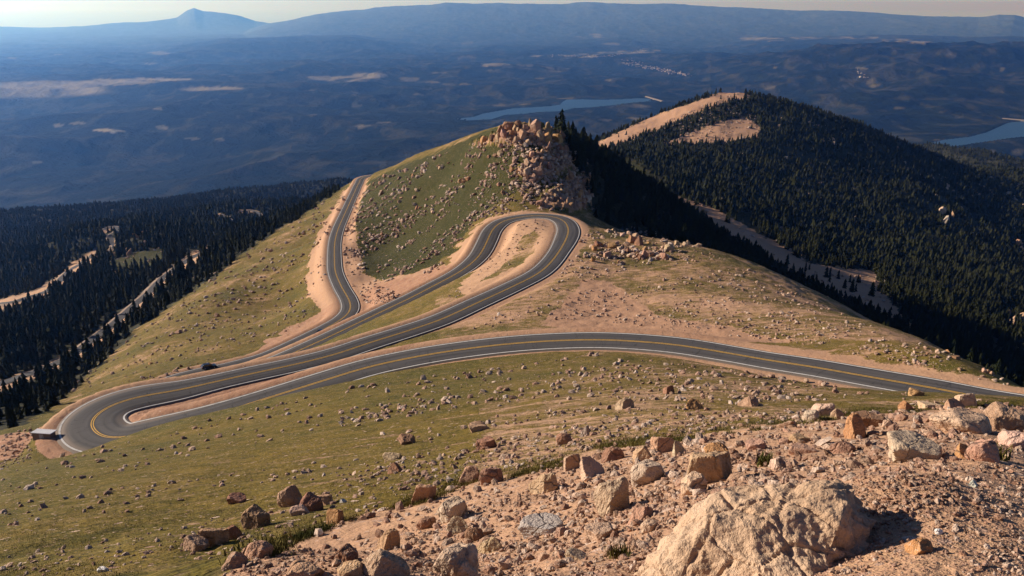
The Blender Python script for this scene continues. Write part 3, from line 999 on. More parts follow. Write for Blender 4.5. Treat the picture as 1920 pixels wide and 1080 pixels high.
# stunted at the upper treeline
near_edge = np.interp(TU, [-100, 0, 100, 170, 250, 330, 400, 480, 560, 620], [800, 765, 735, 690, 628, 566, 520, 458, 408, 368])
dv = near_edge - TV
TH_ = np.where((TU < 640) & (dv < 14) & (TD < 900), TH_ * .8, TH_)
WID = RNG.uniform(.8, 1.35, len(TP))
vis_t = TT[np.clip(np.searchsorted(rs, TD), 0, len(rs) - 1), np.clip(np.searchsorted(th, np.arctan2(TP[:, 0], TP[:, 1])), 0, len(th) - 1)]
score = TH_ / TD * ((TU > 0) & (TU < 1915) & (TV < 1000))
order = np.argsort(-score)
IND = order[:300]
isind = np.zeros(len(TP), bool); isind[IND] = True

# individual spruces: crown + trunk, three habits
PROTO = []
for habit, slim, sd in (('slender', .80, 1), ('bushy', 1.28, 2), ('ragged', 1.0, 3), ('slender', .86, 4), ('bushy', 1.18, 5), ('ragged', 1.05, 6)):
    v, f = tree_mesh(14, 10, sd, slim, .38 if habit == 'ragged' else .24)
    root = bpy.data.objects.new('spruce_tree', None)
    cr = np_mesh('crown', v, f, (M_NEEDLE,), None, smooth=False)
    bm = bmesh.new()
    bmesh.ops.create_cone(bm, cap_ends=True, segments=7, radius1=.018, radius2=.006, depth=.62, matrix=Matrix.Translation((0, 0, .23)))
    tm = bpy.data.meshes.new('trunk'); bm.to_mesh(tm); bm.free(); tm.materials.append(M_BARK)
    PROTO.append((habit, cr.data, tm))
    bpy.data.objects.remove(cr)


def tree_zone(u, v):
    if u > 1000:
        if v < 345: return 'on the shaded flank right under the rocky summit'
        if v < 420: return 'on the shaded slope beside the hairpin bend'
        if v < 480: return 'on the dark slope behind the shoulder boulders'
        return 'in the shaded valley below the upper road'
    if u < 60: return 'at the foot of the forest beside the lowest road'
    if u < 130: return 'in the tree line near the white shed'
    if u < 230: return 'in the tree line under the parked car road'.replace('parked car', 'lower switchback')
    if u < 330: return 'in the tree line between the grass slope and forest road'
    if u < 430: return 'in the tree line above the forest road car'
    return 'at the top end of the left tree line'


for k in IND:
    hb_ = int(RNG.integers(0, 6))
    habit, cme, tme = PROTO[hb_]
    root = bpy.data.objects.new('spruce_tree', None); COL.objects.link(root)
    root.empty_display_size = .1
    root.location = TP[k] - np.array([0, 0, .25]); root.rotation_euler = (0, 0, RNG.uniform(0, 6.28))
    h = TH_[k]; root.scale = (h * WID[k], h * WID[k], h)
    for nm, me in (('crown', cme), ('trunk', tme)):
        c = bpy.data.objects.new(nm, me); COL.objects.link(c); c.parent = root
    z_ = tree_zone(TU[k], TV[k])
    tag(root, habit + ' dark green spruce ' + z_, 'tree', habit + ' spruces ' + z_)

# the rest of the forest as one mass
def merge_trees(idx, protos, name):
    V_, F_, T_ = [], [], []
    base = 0
    pick = RNG.integers(0, len(protos), len(idx))
    for pi, (v, f) in enumerate(protos):
        ii = idx[pick == pi]
        if not len(ii): continue
        a = RNG.uniform(0, 6.28, len(ii)); ca, sa = np.cos(a), np.sin(a)
        s = TH_[ii]; wd = s * WID[ii]
        x = (v[None, :, 0] * ca[:, None] - v[None, :, 1] * sa[:, None]) * wd[:, None] + TP[ii, 0][:, None]
        y = (v[None, :, 0] * sa[:, None] + v[None, :, 1] * ca[:, None]) * wd[:, None] + TP[ii, 1][:, None]
        z = v[None, :, 2] * s[:, None] + TP[ii, 2][:, None] - .4
        V_.append(np.stack([x, y, z], -1).reshape(-1, 3))
        F_.append((f[None] + (np.arange(len(ii)) * len(v))[:, None, None]).reshape(-1, 3) + base)
        T_.append(np.repeat(RNG.random(len(ii)), len(v)))
        base += len(ii) * len(v)
    return np.concatenate(V_), np.concatenate(F_), np.concatenate(T_)


rest = np.nonzero(~isind)[0]
mid = rest[TD[rest] < 950]; farr = rest[TD[rest] >= 950]
pm = [tree_mesh(10, 6, 20 + q, sl, .3) for q, sl in enumerate((.85, 1.0, 1.2))]
pf = [tree_mesh(6, 3, 30 + q, sl, .25) for q, sl in enumerate((1.3, 1.6))]
v1, f1, t1 = merge_trees(mid, pm, 'forest'); v2, f2, t2 = merge_trees(farr, pf, 'forest')
fo = np_mesh('forest', np.vstack([v1, v2]), np.vstack([f1, f2 + len(v1)]), (M_NEEDLE,), None, smooth=False)
ta = fo.data.attributes.new('tint', 'FLOAT', 'POINT'); ta.data.foreach_set('value', np.concatenate([t1, t2]).astype(np.float32))
tag(fo, kind='stuff')
print('TREES', len(TP), len(mid), len(farr), len(f1) + len(f2))

# ------------------------------------------------------------------ rocks
from mathutils import noise as mnoise


ICO = {}


def ico(sub):
    if sub not in ICO:
        bm = bmesh.new(); bmesh.ops.create_icosphere(bm, subdivisions=sub, radius=1)
        ICO[sub] = (np.array([x_.co for x_ in bm.verts]), np.array([[q.index for q in f_.verts] for f_ in bm.faces]))
        bm.free()
    return ICO[sub]


def rock_arrays(kind, seed, sub, amp=.05):
    """boulder as a body cut by random cleavage planes, then roughened"""
    rg = np.random.default_rng(seed)
    d, f = ico(sub)
    pl = []
    def unit(n): return n / np.linalg.norm(n)
    if kind in ('blocky', 'flat'):
        for ax in range(3):
            for s in (-1, 1):
                n = rg.normal(0, .22, 3); n[ax] += s
                pl.append((unit(n), rg.uniform(.62, .85)))
        extra, lo, hi = 7, .80, 1.02
    elif kind == 'pointed':
        a0 = rg.uniform(0, 6.28)
        for q in range(4):
            a = a0 + q * 6.28 / 4 + rg.uniform(-.5, .5)
            pl.append((unit(np.array([math.cos(a), math.sin(a), rg.uniform(.15, .55) if q % 2 else rg.uniform(.5, 1.3)])), rg.uniform(.45, .75)))
        n = np.array([rg.normal(0, .5), rg.normal(0, .5), 1.0]); pl.append((unit(n), rg.uniform(.6, .8)))
        extra, lo, hi = 9, .68, 1.0
    else:
        extra, lo, hi = 16, .74, .98
    for _ in range(extra):
        n = rg.normal(0, 1, 3)
        pl.append((unit(n), rg.uniform(lo, hi)))
    N = np.array([p[0] for p in pl]); D = np.array([p[1] for p in pl])
    q = D[None] / np.maximum(d @ N.T, 1e-3)
    q = np.minimum(q, 1.25)
    k = 30.0 if kind == 'rounded' else 60.0
    r = -np.log(np.exp(-k * q).sum(1)) / k
    r = np.clip(r, .3, 1.3)
    co = d * r[:, None]
    if amp > 0:
        off = Vector((seed * 3.1, seed * 1.7, 0))
        dd = np.array([mnoise.fractal(Vector(c) * 1.7 + off, .9, 2.1, 5) + 2.2 * min(.10, abs(mnoise.noise(Vector(c) * 2.3 + off))) for c in co])
        co = co + d * (dd * amp)[:, None]
    lo_, hi_ = co.min(0), co.max(0)
    co = (co - (lo_ + hi_) / 2) / ((hi_ - lo_) / 2)
    return co, f


def rock_mesh(kind, seed, sub, amp=.05):
    co, f = rock_arrays(kind, seed, sub, amp)
    me = bpy.data.meshes.new('boulder'); me.from_pydata(co.tolist(), [], f.tolist()); me.update()
    return me


def rock_material(name, fixed=None):
    m = NT(name)
    tc = m.n('ShaderNodeTexCoord').outputs['Object']
    p = m.pos()
    oi = m.n('ShaderNodeObjectInfo')
    if fixed is None:
        base = oi.outputs['Color']
        off = m.n('ShaderNodeVectorMath', operation='ADD'); m.l(p, off.inputs[0]); m.l(oi.outputs['Location'], off.inputs[1])
        sc = 1.0
    else:
        a = m.n('ShaderNodeAttribute', attribute_name='tone'); base = a.outputs['Color']
    n1 = m.noise(p, .7, 6, .65); n2 = m.noise(p, 5, 5, .65); n3 = m.noise(p, 26, 4, .7)
    dark = m.n('ShaderNodeMix', data_type='RGBA', blend_type='MULTIPLY')
    dark.inputs[0].default_value = 1.0
    ia = [s for s in dark.inputs if s.type == 'RGBA']
    m.l(base, ia[0]); ia[1].default_value = (.62, .55, .50, 1)
    dk = [s for s in dark.outputs if s.type == 'RGBA'][0]
    c = m.mixc(m.ramp(n1, .32, .68), dk, base)
    c = m.mixc(m.math('MULTIPLY', m.ramp(n2, .52, .72), .55), c, dk)
    c = m.mixc(m.math('MULTIPLY', m.ramp(n3, .58, .72), .6), c, (.10, .085, .075))
    c = m.mixc(m.math('MULTIPLY', m.ramp(n3, .42, .28), .35), c, (.62, .52, .43))
    wv = m.n('ShaderNodeVectorMath', operation='ADD'); m.l(p, wv.inputs[0])
    wn = m.n('ShaderNodeTexNoise'); m.l(p, wn.inputs['Vector']); wn.inputs['Scale'].default_value = 2.2; wn.inputs['Detail'].default_value = 3
    ws = m.n('ShaderNodeVectorMath', operation='SCALE'); m.l(wn.outputs['Color'], ws.inputs[0]); ws.inputs['Scale'].default_value = .55
    m.l(ws.outputs[0], wv.inputs[1])
    vk = m.voro(wv.outputs[0], 1.9, 'DISTANCE_TO_EDGE').outputs['Distance']
    crack = m.ramp(vk, .035, .0)
    c = m.mixc(m.math('MULTIPLY', crack, m.math('MULTIPLY', m.ramp(n1, .40, .60), .7)), c, (.07, .05, .04))
    n4 = m.noise(p, 75, 2, .6)
    c = m.mixc(m.math('MULTIPLY', m.ramp(n4, .60, .70), .5), c, (.09, .075, .065))
    c = m.mixc(m.math('MULTIPLY', m.ramp(n4, .40, .30), .4), c, (.66, .56, .47))
    h = m.math('ADD', m.math('MULTIPLY', n2, .14), m.math('MULTIPLY', n3, .030))
    h = m.math('SUBTRACT', h, m.math('MULTIPLY', crack, .025))
    m.bsdf(c, .93, m.bump(h, .8, 1.0), .15)
    return m.mat


M_ROCK = rock_material('granite')
M_STONE = rock_material('loose_granite', 1)
KINDS_R = ('blocky', 'flat', 'pointed', 'rounded')
ROCKMESH, FINEMESH = {}, {}
for kd in KINDS_R:
    for q in range(5):
        me = rock_mesh(kd, 11 * q + len(kd), 4, .06); me.materials.append(M_ROCK)
        ROCKMESH[kd, q] = me
    for q in range(5):
        me = rock_mesh(kd, 100 + 13 * q + len(kd), 5, .085); me.materials.append(M_ROCK)
        FINEMESH[kd, q] = me
TONES = {'pale cream': (.62, .455, .32), 'tan': (.50, .335, .21), 'pinkish': (.49, .295, .20), 'reddish brown': (.34, .185, .115), 'grey': (.46, .40, .34), 'orange brown': (.47, .26, .12), 'white': (.80, .76, .72)}
ROCKS_AT = []
RC = 0


def boulder(P, w, h, kind, tone, label, group=None, rz=None, depth=None, tilt=None, fine=False, name='boulder', sink=.3):
    global RC
    me = FINEMESH[kind, RC % 5] if fine else ROCKMESH[kind, RC % 5]
    RC += 1
    o = bpy.data.objects.new(name, me); COL.objects.link(o)
    o.color = (*[c * RNG.uniform(.93, 1.07) for c in TONES[tone]], 1)
    hz = h / (2 - 2 * sink)
    o.scale = (w / 2, (depth or w * RNG.uniform(.7, 1.0)) / 2, hz)
    o.location = (P[0], P[1], P[2] + hz * (1 - 2 * sink))
    tl = tilt if tilt is not None else (RNG.uniform(-.25, .25) - .22, RNG.uniform(-.25, .25))
    o.rotation_euler = (tl[0], tl[1], RNG.uniform(0, 6.28) if rz is None else rz)
    tag(o, label, 'boulder', group)
    ROCKS_AT.append((P[0], P[1], w))
    return o


# foreground boulders, placed by the photo pixel of their base centre: u, v, width px, height px, shape, tone, label
FG = [
 (1150,958,66,78,'rounded','pale cream','tall pale rounded boulder standing in the middle of the gravel'),
 (1212,905,62,50,'rounded','pale cream','pale rounded boulder just behind the tall pale one'),
 (1018,1000,84,38,'flat','grey','grey white flat slab lying tilted on the gravel'),
 (848,975,58,58,'rounded','pale cream','cream rounded boulder with a brown top at the gravel edge'),
 (862,998,44,40,'pointed','pale cream','pale wedge leaning against the cream rounded boulder'),
 (796,940,44,50,'blocky','tan','tan block at the grass edge with a dark pointed top'),
 (880,905,44,42,'pointed','pinkish','pinkish pointed boulder touching a larger brown one'),
 (921,905,52,40,'blocky','reddish brown','squat brown block with dark right face at the grass border'),
 (1018,922,58,54,'pointed','tan','tan triangular boulder pointing up at the grass border'),
 (1110,893,48,52,'pointed','pale cream','pale upright wedge left of the brown cracked boulder'),
 (1075,880,40,40,'blocky','tan','small tan block left of the pale upright wedge'),
 (1150,862,44,32,'pointed','reddish brown','brown boulder with a black shaded side on the gravel rim'),
 (1205,862,40,34,'pointed','tan','tan wedge on the gravel rim beside the brown one'),
 (1240,848,42,38,'blocky','pinkish','pinkish pair of faces block on the gravel rim'),
 (1272,852,26,34,'pointed','pale cream','small bright pointed stone on the gravel rim'),
 (1330,900,88,76,'blocky','tan','large cracked brown and tan boulder behind the big crag'),
 (1300,925,48,46,'rounded','pale cream','pale smooth lobe at the foot of the cracked boulder'),
 (1705,858,96,46,'flat','pale cream','long pale lichen covered slab slanting up to the right'),
 (1800,806,104,42,'rounded','pale cream','broad low pale boulder near the right gravel rim'),
 (1888,806,66,52,'blocky','pinkish','pink block at the far right gravel rim'),
 (1906,838,54,34,'rounded','pale cream','pale boulder under the pink block at the right'),
 (1603,822,36,56,'pointed','orange brown','upright orange brown stone on the gravel plateau'),
 (1625,800,60,30,'flat','reddish brown','flat reddish slab behind the upright orange stone'),
 (1840,862,52,42,'rounded','pinkish','pinkish rounded stone above the small bush'),
 (1808,856,32,28,'pointed','orange brown','small orange brown wedge beside the pinkish stone'),
 (1812,762,40,30,'blocky','pale cream','pale square block on the grass beside the road'),
 (1715,742,28,16,'blocky','orange brown','orange brown block beside the near road edge line'),
 (1698,770,24,22,'pointed','orange brown','orange pointed stone on the dark grass fringe'),
 (1742,766,44,16,'flat','pale cream','flat pale stone on the dark grass fringe'),
 (1788,770,40,28,'pointed','pinkish','pinkish peaked stone left of the pale square block'),
 (1543,780,40,30,'rounded','pale cream','whitish rounded stone at the grass tip'),
 (1522,790,36,24,'rounded','pale cream','smaller pale stone touching the whitish one at the grass tip'),
 (1570,786,24,24,'rounded','tan','tan round stone right of the whitish one'),
 (1402,762,36,26,'pointed','tan','tan tent shaped stone alone on the upper grass'),
 (1302,768,34,26,'pointed','orange brown','orange tan wedge with shaded right side on the grass'),
 (1255,738,24,20,'blocky','reddish brown','dark brown block high on the grass below the bend'),
 (1172,766,36,26,'pointed','tan','tan peaked stone beside a dark brown one on the grass'),
 (1058,832,34,26,'blocky','pinkish','pink stone with black right side on the grass'),
 (1096,818,16,28,'pointed','grey','thin grey pointed stone standing on the grass'),
 (764,832,32,22,'blocky','reddish brown','lone reddish brown block on the middle grass'),
 (898,808,40,24,'flat','tan','tan flat stone with a dark end on the middle grass'),
 (912,840,42,26,'blocky','reddish brown','brown stone over a white chip on the middle grass'),
 (740,886,34,24,'pointed','reddish brown','dark low pointed stone on the lower middle grass'),
 (738,862,36,20,'flat','tan','low tan stone with dark right edge on the grass'),
 (480,988,50,46,'blocky','reddish brown','big brown block leading the left boulder line'),
 (400,1020,52,40,'blocky','tan','tan and dark split block in the left boulder line'),
 (438,1010,34,32,'pointed','reddish brown','reddish pointed stone between two bigger blocks at left'),
 (368,1030,44,26,'flat','tan','lowest flat stone of the left boulder line'),
 (545,948,44,44,'rounded','tan','cracked rounded boulder at the top of the left pile'),
 (585,958,40,38,'blocky','reddish brown','brown block in the left pile'),
 (562,965,34,22,'flat','pale cream','pale flat stone at the foot of the left pile'),
 (608,945,32,22,'flat','pinkish','pinkish flat stone on the right of the left pile'),
 (445,942,34,18,'flat','reddish brown','flat reddish stone behind the big brown block'),
 (630,980,34,32,'blocky','orange brown','orange brown block at the gravel tip'),
 (482,1046,54,36,'rounded','pinkish','dark and pink rounded stone half buried at the gravel tip'),
 (440,1062,46,34,'pointed','tan','tan wedge at the lower gravel tip'),
 (730,1030,40,50,'pointed','tan','upright tan stone with thin bright edge on the gravel'),
 (722,1085,86,58,'pointed','tan','large tan angular boulder slanting at the bottom edge'),
 (856,1085,88,72,'rounded','pale cream','large pale boulder with dark overhang at the bottom edge'),
 (652,1052,38,34,'blocky','reddish brown','brown and pale block above the bottom edge'),
 (572,1086,66,30,'rounded','tan','tan rounded pair at the bottom edge'),
 (660,1088,50,26,'flat','tan','tan flat stone at the bottom edge beside the angular boulder'),
 (890,1012,34,30,'blocky','reddish brown','small black and brown stone left of the flat slab'),
 (915,1035,56,34,'pointed','tan','tan ridge of stone below the flat slab'),
 (1130,1008,60,30,'flat','pale cream','pale flat stone between the flat slab and the big crag'),
 (1200,975,54,32,'pointed','tan','tan slanted stone below the tall pale boulder'),
 (1218,996,34,26,'rounded','pale cream','light round stone near the left of the crag'),
 (1080,1050,44,20,'flat','pale cream','pair like pale flat stone low on the gravel'),
 (800,990,40,26,'rounded','reddish brown','dark topped low stone left of the pale wedge'),
 (655,1090,30,20,'blocky','pinkish','small pink block cut by the bottom edge'),
 (1345,852,50,24,'flat','orange brown','flat orange stone behind the cracked boulder'),
 (1418,842,40,20,'flat','pinkish','flat pinkish stone above the grass tuft'),
 (1460,878,32,24,'rounded','pale cream','pale stone beside the grass tuft'),
 (1505,850,52,22,'flat','tan','tan slab above the big crag'),
 (1580,848,44,24,'rounded','pinkish','low pinkish stone between crag and upright orange stone'),
 (1500,828,38,18,'flat','tan','flat tan stone near the turf border'),
 (1725,1032,42,26,'pointed','orange brown','small orange wedge on the bare gravel right of the crag'),
 (1760,1000,14,10,'rounded','white','tiny white round stone on the bare right gravel'),
 (1822,912,16,14,'pointed','white','tiny bright white chip on the right gravel'),
 (193,1072,16,9,'flat','white','small bright white scrap of paper on the lower left grass'),  # scrap of paper, built from the flat stone mesh
 (644,942,12,7,'flat','white','small white stone on the grass by the gravel tip'),
]
for u, v, wp, hp, kd, tone, lab in FG:
    P = hit(u, min(v, 1079))
    d = np.linalg.norm(P)
    wm, hm_ = wp * d / F * .97, hp * d / F * .80
    boulder(P, wm, hm_, kd, tone, lab, 'boulders of the near slope', rz=RNG.uniform(-.5, .5), fine=True, sink=.36, depth=wm * RNG.uniform(.7, .95))

# clusters further out
SIZEW = ('large', 'small')


def cluster(poly, n, smin, smax, where, kinds, tones, tall=(.6, 1.0), power=1.6, name='boulder', pts=None):
    poly_u = [p[0] for p in poly]; poly_v = [p[1] for p in poly]
    got = []
    tries = 0
    pts = list(pts or [])
    while len(got) < n and tries < 6000:
        tries += 1
        if pts:
            u, v = pts.pop(0)
        else:
            u, v = RNG.uniform(min(poly_u), max(poly_u)), RNG.uniform(min(poly_v), max(poly_v))
            if not inpoly(np.array([u]), np.array([v]), poly)[0]: continue
        P = hit(u, v)
        if P is None: continue
        s = smin + (smax - smin) * RNG.random() ** power
        if any(math.hypot(P[0] - g[0][0], P[1] - g[0][1]) < .42 * (s + g[1]) for g in got): continue
        ed = EDGE[np.clip(np.searchsorted(rs, np.hypot(P[0], P[1])), 0, len(rs) - 1), np.clip(np.searchsorted(th, math.atan2(P[0], P[1])), 0, len(th) - 1)]
        if ed < s * .6 + .8: continue
        got.append((P, s))
    got.sort(key=lambda g: -g[1])
    combos = [(t, k) for t in tones for k in kinds]
    RNG.shuffle(combos)
    for i, (P, s) in enumerate(got):
        t, k = combos[i % len(combos)]
        lv = i // len(combos)
        many = len(got) > len(combos)
        sz = {0: 'large ', 1: 'small '}.get(lv, 'tiny ') if many else ''
        k = str(k); t = str(t)
        hh = s * RNG.uniform(*tall) * {'flat': .55, 'pointed': 1.15, 'blocky': .9, 'rounded': .85}[k]
        boulder(P, s, hh, k, t, f'{sz}{t} {k} boulder {where}', 'boulders ' + where, sink=.25)
    return len(got)


BT = ['pale cream', 'tan', 'pinkish', 'reddish brown', 'orange brown']
BT2 = ['tan', 'pinkish', 'reddish brown', 'orange brown']
nb = 0
nb += cluster([(895,268),(945,240),(985,232),(1030,238),(1062,256),(1048,270),(1000,262),(960,266)], 36, 1.6, 5.2, 'in the rock crown on the hilltop', ('blocky', 'pointed'), BT2, (.8, 1.25), 1.2, pts=[(906,268),(922,262),(934,259),(945,257),(955,256),(964,257),(972,256),(980,257),(988,257),(996,256),(1004,258),(1013,259),(1022,260),(1031,264),(1040,268),(950,266),(968,268),(990,270),(1010,272),(1030,276)])
nb += cluster([(955,318),(1000,284),(1060,268),(1092,300),(1050,324),(985,345)], 24, 1.5, 4.4, 'in the second outcrop under the hilltop', ('blocky', 'pointed'), BT2, (.8, 1.2), 1.2)
nb += cluster([(1005,368),(1060,332),(1108,322),(1114,386),(1080,398),(1000,390)], 24, 1.4, 4.4, 'in the crags above the hairpin bend', ('blocky', 'pointed', 'flat'), BT2, (.8, 1.3), 1.3)
nb += cluster([(700,338),(930,256),(965,300),(860,350),(760,385),(700,380)], 40, 1.0, 3.8, 'scattered on the upper face of the rocky hill', KINDS_R, BT, (.6, .9), 2)
nb += cluster([(700,400),(960,340),(1000,380),(850,440),(720,500)], 16, 1.0, 2.8, 'scattered on the lower face of the rocky hill', KINDS_R, BT, (.6, .9), 2)
nb += cluster([(1092,452),(1130,432),(1200,432),(1262,456),(1250,488),(1150,500),(1100,492)], 36, .9, 3.4, 'in the rock field right of the hairpin bend', KINDS_R, BT, (.7, 1.1), 1.6)
nb += cluster([(1255,452),(1315,452),(1315,470),(1255,470)], 5, 1.3, 2.2, 'on the brow against the dark valley', KINDS_R, ['pale cream', 'tan'], (.8, 1.1), 1, pts=[(1268,459), (1284,460), (1290,459), (1305,463), (1311,462)])
nb += cluster([(1740,632),(1812,645),(1812,662),(1740,650)], 7, 1.0, 2.6, 'piled at the shoulder brow above the right road end', KINDS_R, ['pale cream', 'tan', 'pinkish'], (.7, 1.0), 1, pts=[(1752,640), (1760,644), (1775,645), (1798,646), (1800,654), (1790,652), (1770,650)])
nb += cluster([(1700,660),(1790,660),(1900,722),(1800,706)], 10, .5, 1.4, 'on the thin shoulder beside the right road end', KINDS_R, BT, (.6, .9), 1.6)
nb += cluster([(250,700),(480,480),(600,400),(600,520),(440,640),(340,690)], 18, 1.0, 3.0, 'on the grass slope left of the descending road', KINDS_R, BT, (.5, .8), 2)
nb += cluster([(210,478),(235,440),(290,424),(296,440),(262,470),(225,486)], 12, 3.5, 8.0, 'in the crag above the forest meadow', KINDS_R, ['tan', 'orange brown', 'pinkish'], (.8, 1.2), 1)
nb += cluster([(1765,395),(1790,392),(1788,440),(1768,432)], 5, 6, 12, 'in the pale cliff on the forested hillside', ('blocky', 'pointed'), ['pale cream', 'tan', 'grey'], (1.0, 1.6), 1)
nb += cluster([(1545,258),(1580,262),(1580,276),(1540,270)], 4, 5, 9, 'showing through the trees near the hill crest', ('blocky', 'rounded'), ['pale cream', 'tan'], (.8, 1.2), 1)
nb += cluster([(1895,455),(1919,455),(1919,500),(1890,480)], 4, 5, 10, 'in the cliff at the right valley edge', ('blocky', 'pointed'), ['tan', 'pinkish'], (1.0, 1.5), 1)
nb += cluster([(1890,590),(1918,590),(1918,615),(1895,612)], 3, 4, 8, 'in the lowest cliff at the right valley edge', ('blocky', 'pointed'), ['tan', 'pinkish'], (1.0, 1.5), 1)
left_over = 300 - nb - len(FG)
nb += cluster([(640,800),(900,740),(1250,720),(1500,730),(1480,770),(1200,820),(1000,850),(760,930),(640,930)], max(left_over, 0), .25, .85, 'on the turf between gravel and upper road', KINDS_R, BT, (.6, 1.0), 2)
print('BOULDERS', nb + len(FG))

# the many smaller stones: one mass
LOWROCK = [rock_arrays(KINDS_R[q % 4], 300 + q, 1, 0) for q in range(12)]


def scatter_mesh(name, P, S, flat, protos, tones, mat, smooth=False):
    V_, F_, T_ = [], [], []
    base = 0
    pick = RNG.integers(0, len(protos), len(P))
    for pi, (v, f) in enumerate(protos):
        ii = np.nonzero(pick == pi)[0]
        if not len(ii): continue
        n = len(ii)
        a = RNG.uniform(0, 6.28, n); ca, sa = np.cos(a), np.sin(a)
        sx = S[ii] * .5 * RNG.uniform(.8, 1.25, n); sy = S[ii] * .5 * RNG.uniform(.6, 1.0, n); sz = S[ii] * .5 * flat * RNG.uniform(.6, 1.2, n)
        tx, ty = RNG.normal(0, .25, n), RNG.normal(0, .25, n)
        x0, y0, z0 = v[None, :, 0] * sx[:, None], v[None, :, 1] * sy[:, None], v[None, :, 2] * sz[:, None]
        z1 = z0 + x0 * tx[:, None] + y0 * ty[:, None]
        x = x0 * ca[:, None] - y0 * sa[:, None] + P[ii, 0][:, None]
        y = x0 * sa[:, None] + y0 * ca[:, None] + P[ii, 1][:, None]
        z = z1 + P[ii, 2][:, None] + sz[:, None] * .35
        V_.append(np.stack([x, y, z], -1).reshape(-1, 3))
        F_.append((f[None] + (np.arange(n) * len(v))[:, None, None]).reshape(-1, 3) + base)
        tt_ = tones[RNG.integers(0, len(tones), n)] * RNG.uniform(.8, 1.15, (n, 1))
        T_.append(np.repeat(tt_, len(v), 0))
        base += n * len(v)
    V_ = np.concatenate(V_); F_ = np.concatenate(F_); T_ = np.concatenate(T_)
    o = np_mesh(name, V_, F_, (mat,), None, smooth)
    at_ = o.data.attributes.new('tone', 'FLOAT_COLOR', 'POINT')
    at_.data.foreach_set('color', np.hstack([T_, np.ones((len(T_), 1))]).astype(np.float32).ravel())
    return tag(o, kind='stuff')


def sample_pixels(n, poly, jitter=True):
    us = np.array([p[0] for p in poly]); vs = np.array([p[1] for p in poly])
    u = RNG.uniform(us.min(), us.max(), n); v = RNG.uniform(vs.min(), vs.max(), n)
    k = inpoly(u, v, poly)
    return u[k], v[k]


def hits(u, v):
    """vectorised hit()"""
    d = ray(u, v)
    a = np.arctan2(d[:, 0], d[:, 1]); t = d[:, 2] / np.hypot(d[:, 0], d[:, 1])
    j = np.clip(np.searchsorted(th, a), 1, len(th) - 1)
    out = np.full((len(u), 3), np.nan)
    rm = RUNMAX
    for jj in np.unique(j):
        ii = np.nonzero(j == jj)[0]
        col = rm[:, jj]
        k = np.searchsorted(col, t[ii])
        ok = (k > 0) & (k < len(rs))
        kk = k[ok]; t_ = t[ii][ok]
        g = np.clip((t_ - col[kk - 1]) / (TT[kk, jj] - col[kk - 1] + 1e-12), 0, 1)
        r = rs[kk - 1] + (rs[kk] - rs[kk - 1]) * g
        out[ii[ok], 0] = r * np.sin(a[ii][ok]); out[ii[ok], 1] = r * np.cos(a[ii][ok])
    good = ~np.isnan(out[:, 0])
    out[good, 2] = ground_z(out[good, 0], out[good, 1])
    return out, good


ST_P, ST_S = [], []


def stones(poly, n, px0, px1, power=2.2, clump=.0, cs=20, rmin=4, rmax=2500):
    u, v = sample_pixels(n * 3, poly)
    P, g = hits(u, v)
    P = P[g]
    r = np.hypot(P[:, 0], P[:, 1])
    i = np.clip(np.searchsorted(rs, r), 0, NNEAR - 1); j = np.clip(np.searchsorted(th, np.arctan2(P[:, 0], P[:, 1])), 0, len(th) - 1)
    e = EDGE[i, j]
    ca_, sa_ = math.cos(math.radians(38)), math.sin(math.radians(38))
    c = fbm((P[:, 0] * ca_ + P[:, 1] * sa_) / cs / 3.2, (P[:, 1] * ca_ - P[:, 0] * sa_) / cs * 1.1, 4, 88)
    k = (e > .9) & (r > rmin) & (r < rmax) & (c > clump - .5 + RNG.normal(0, .12, len(r)))
    P, r = P[k][:n], r[k][:n]
    s = (px0 + (px1 - px0) * RNG.random(len(r)) ** power) * r / F
    ST_P.append(P); ST_S.append(s)


stones([(-20,1090),(-20,890),(160,845),(640,730),(1100,665),(1500,705),(1600,730),(1920,748),(1920,760),(1560,780),(1140,835),(790,935),(640,975),(480,1045),(400,1090)], 3000, 2.2, 15, 3.0, .47, 5)
stones([(640,730),(1100,665),(1500,705),(1600,730),(1560,780),(1140,835),(790,935),(640,900)], 2600, 2.0, 16, 3.0, .52, 4.5)
stones([(700,335),(930,250),(1050,250),(1110,330),(1110,390),(1000,395),(900,410),(820,510),(710,530),(665,470),(680,360)], 2800, 1.8, 10, 2.4, .47, 13)
stones([(930,262),(960,236),(1060,250),(1112,320),(1112,398),(1000,395),(960,345)], 480, 2.5, 12, 1.8, .4, 16)
stones([(645,360),(690,350),(665,440),(690,520),(760,560),(690,575),(650,520),(640,440)], 700, 2, 9, 2.2, .2, 22)
stones([(100,745),(250,632),(480,460),(645,352),(640,400),(600,560),(560,630),(400,680),(260,720)], 2200, 1.6, 8, 2.4, .5, 18)
stones([(1080,430),(1250,450),(1330,470),(1600,600),(1790,665),(1900,725),(1800,705),(1500,645),(1100,600),(880,620),(1040,530)], 4200, 1.6, 9, 2.6, .38, 9)
stones([(1085,440),(1190,428),(1270,455),(1250,495),(1130,500),(1090,480)], 380, 2.5, 12, 2.2, .42, 9)
stones([(870,560),(1050,430),(1010,410),(930,430),(860,540),(800,590)], 300, 2, 6, 2, .3, 12)
stones([(1270,390),(1420,458),(1500,508),(1660,520),(1720,622),(1650,605),(1560,562),(1450,502)], 900, 1.8, 7, 2, .3, 40)
stones([(1110,285),(1380,170),(1430,230),(1380,270),(1240,270)], 800, 1.5, 4, 2, .2, 40)
stones([(1240,270),(1400,190),(1920,340),(1920,680),(1650,540),(1300,400)], 900, 2, 9, 2.6, .5, 60)
stones([(0,820),(60,800),(60,860),(0,885)], 220, 2, 7, 1.6, .1, 10)
stones([(100,520),(260,470),(480,440),(420,520),(250,560)], 260, 2, 7, 2, .35, 40)
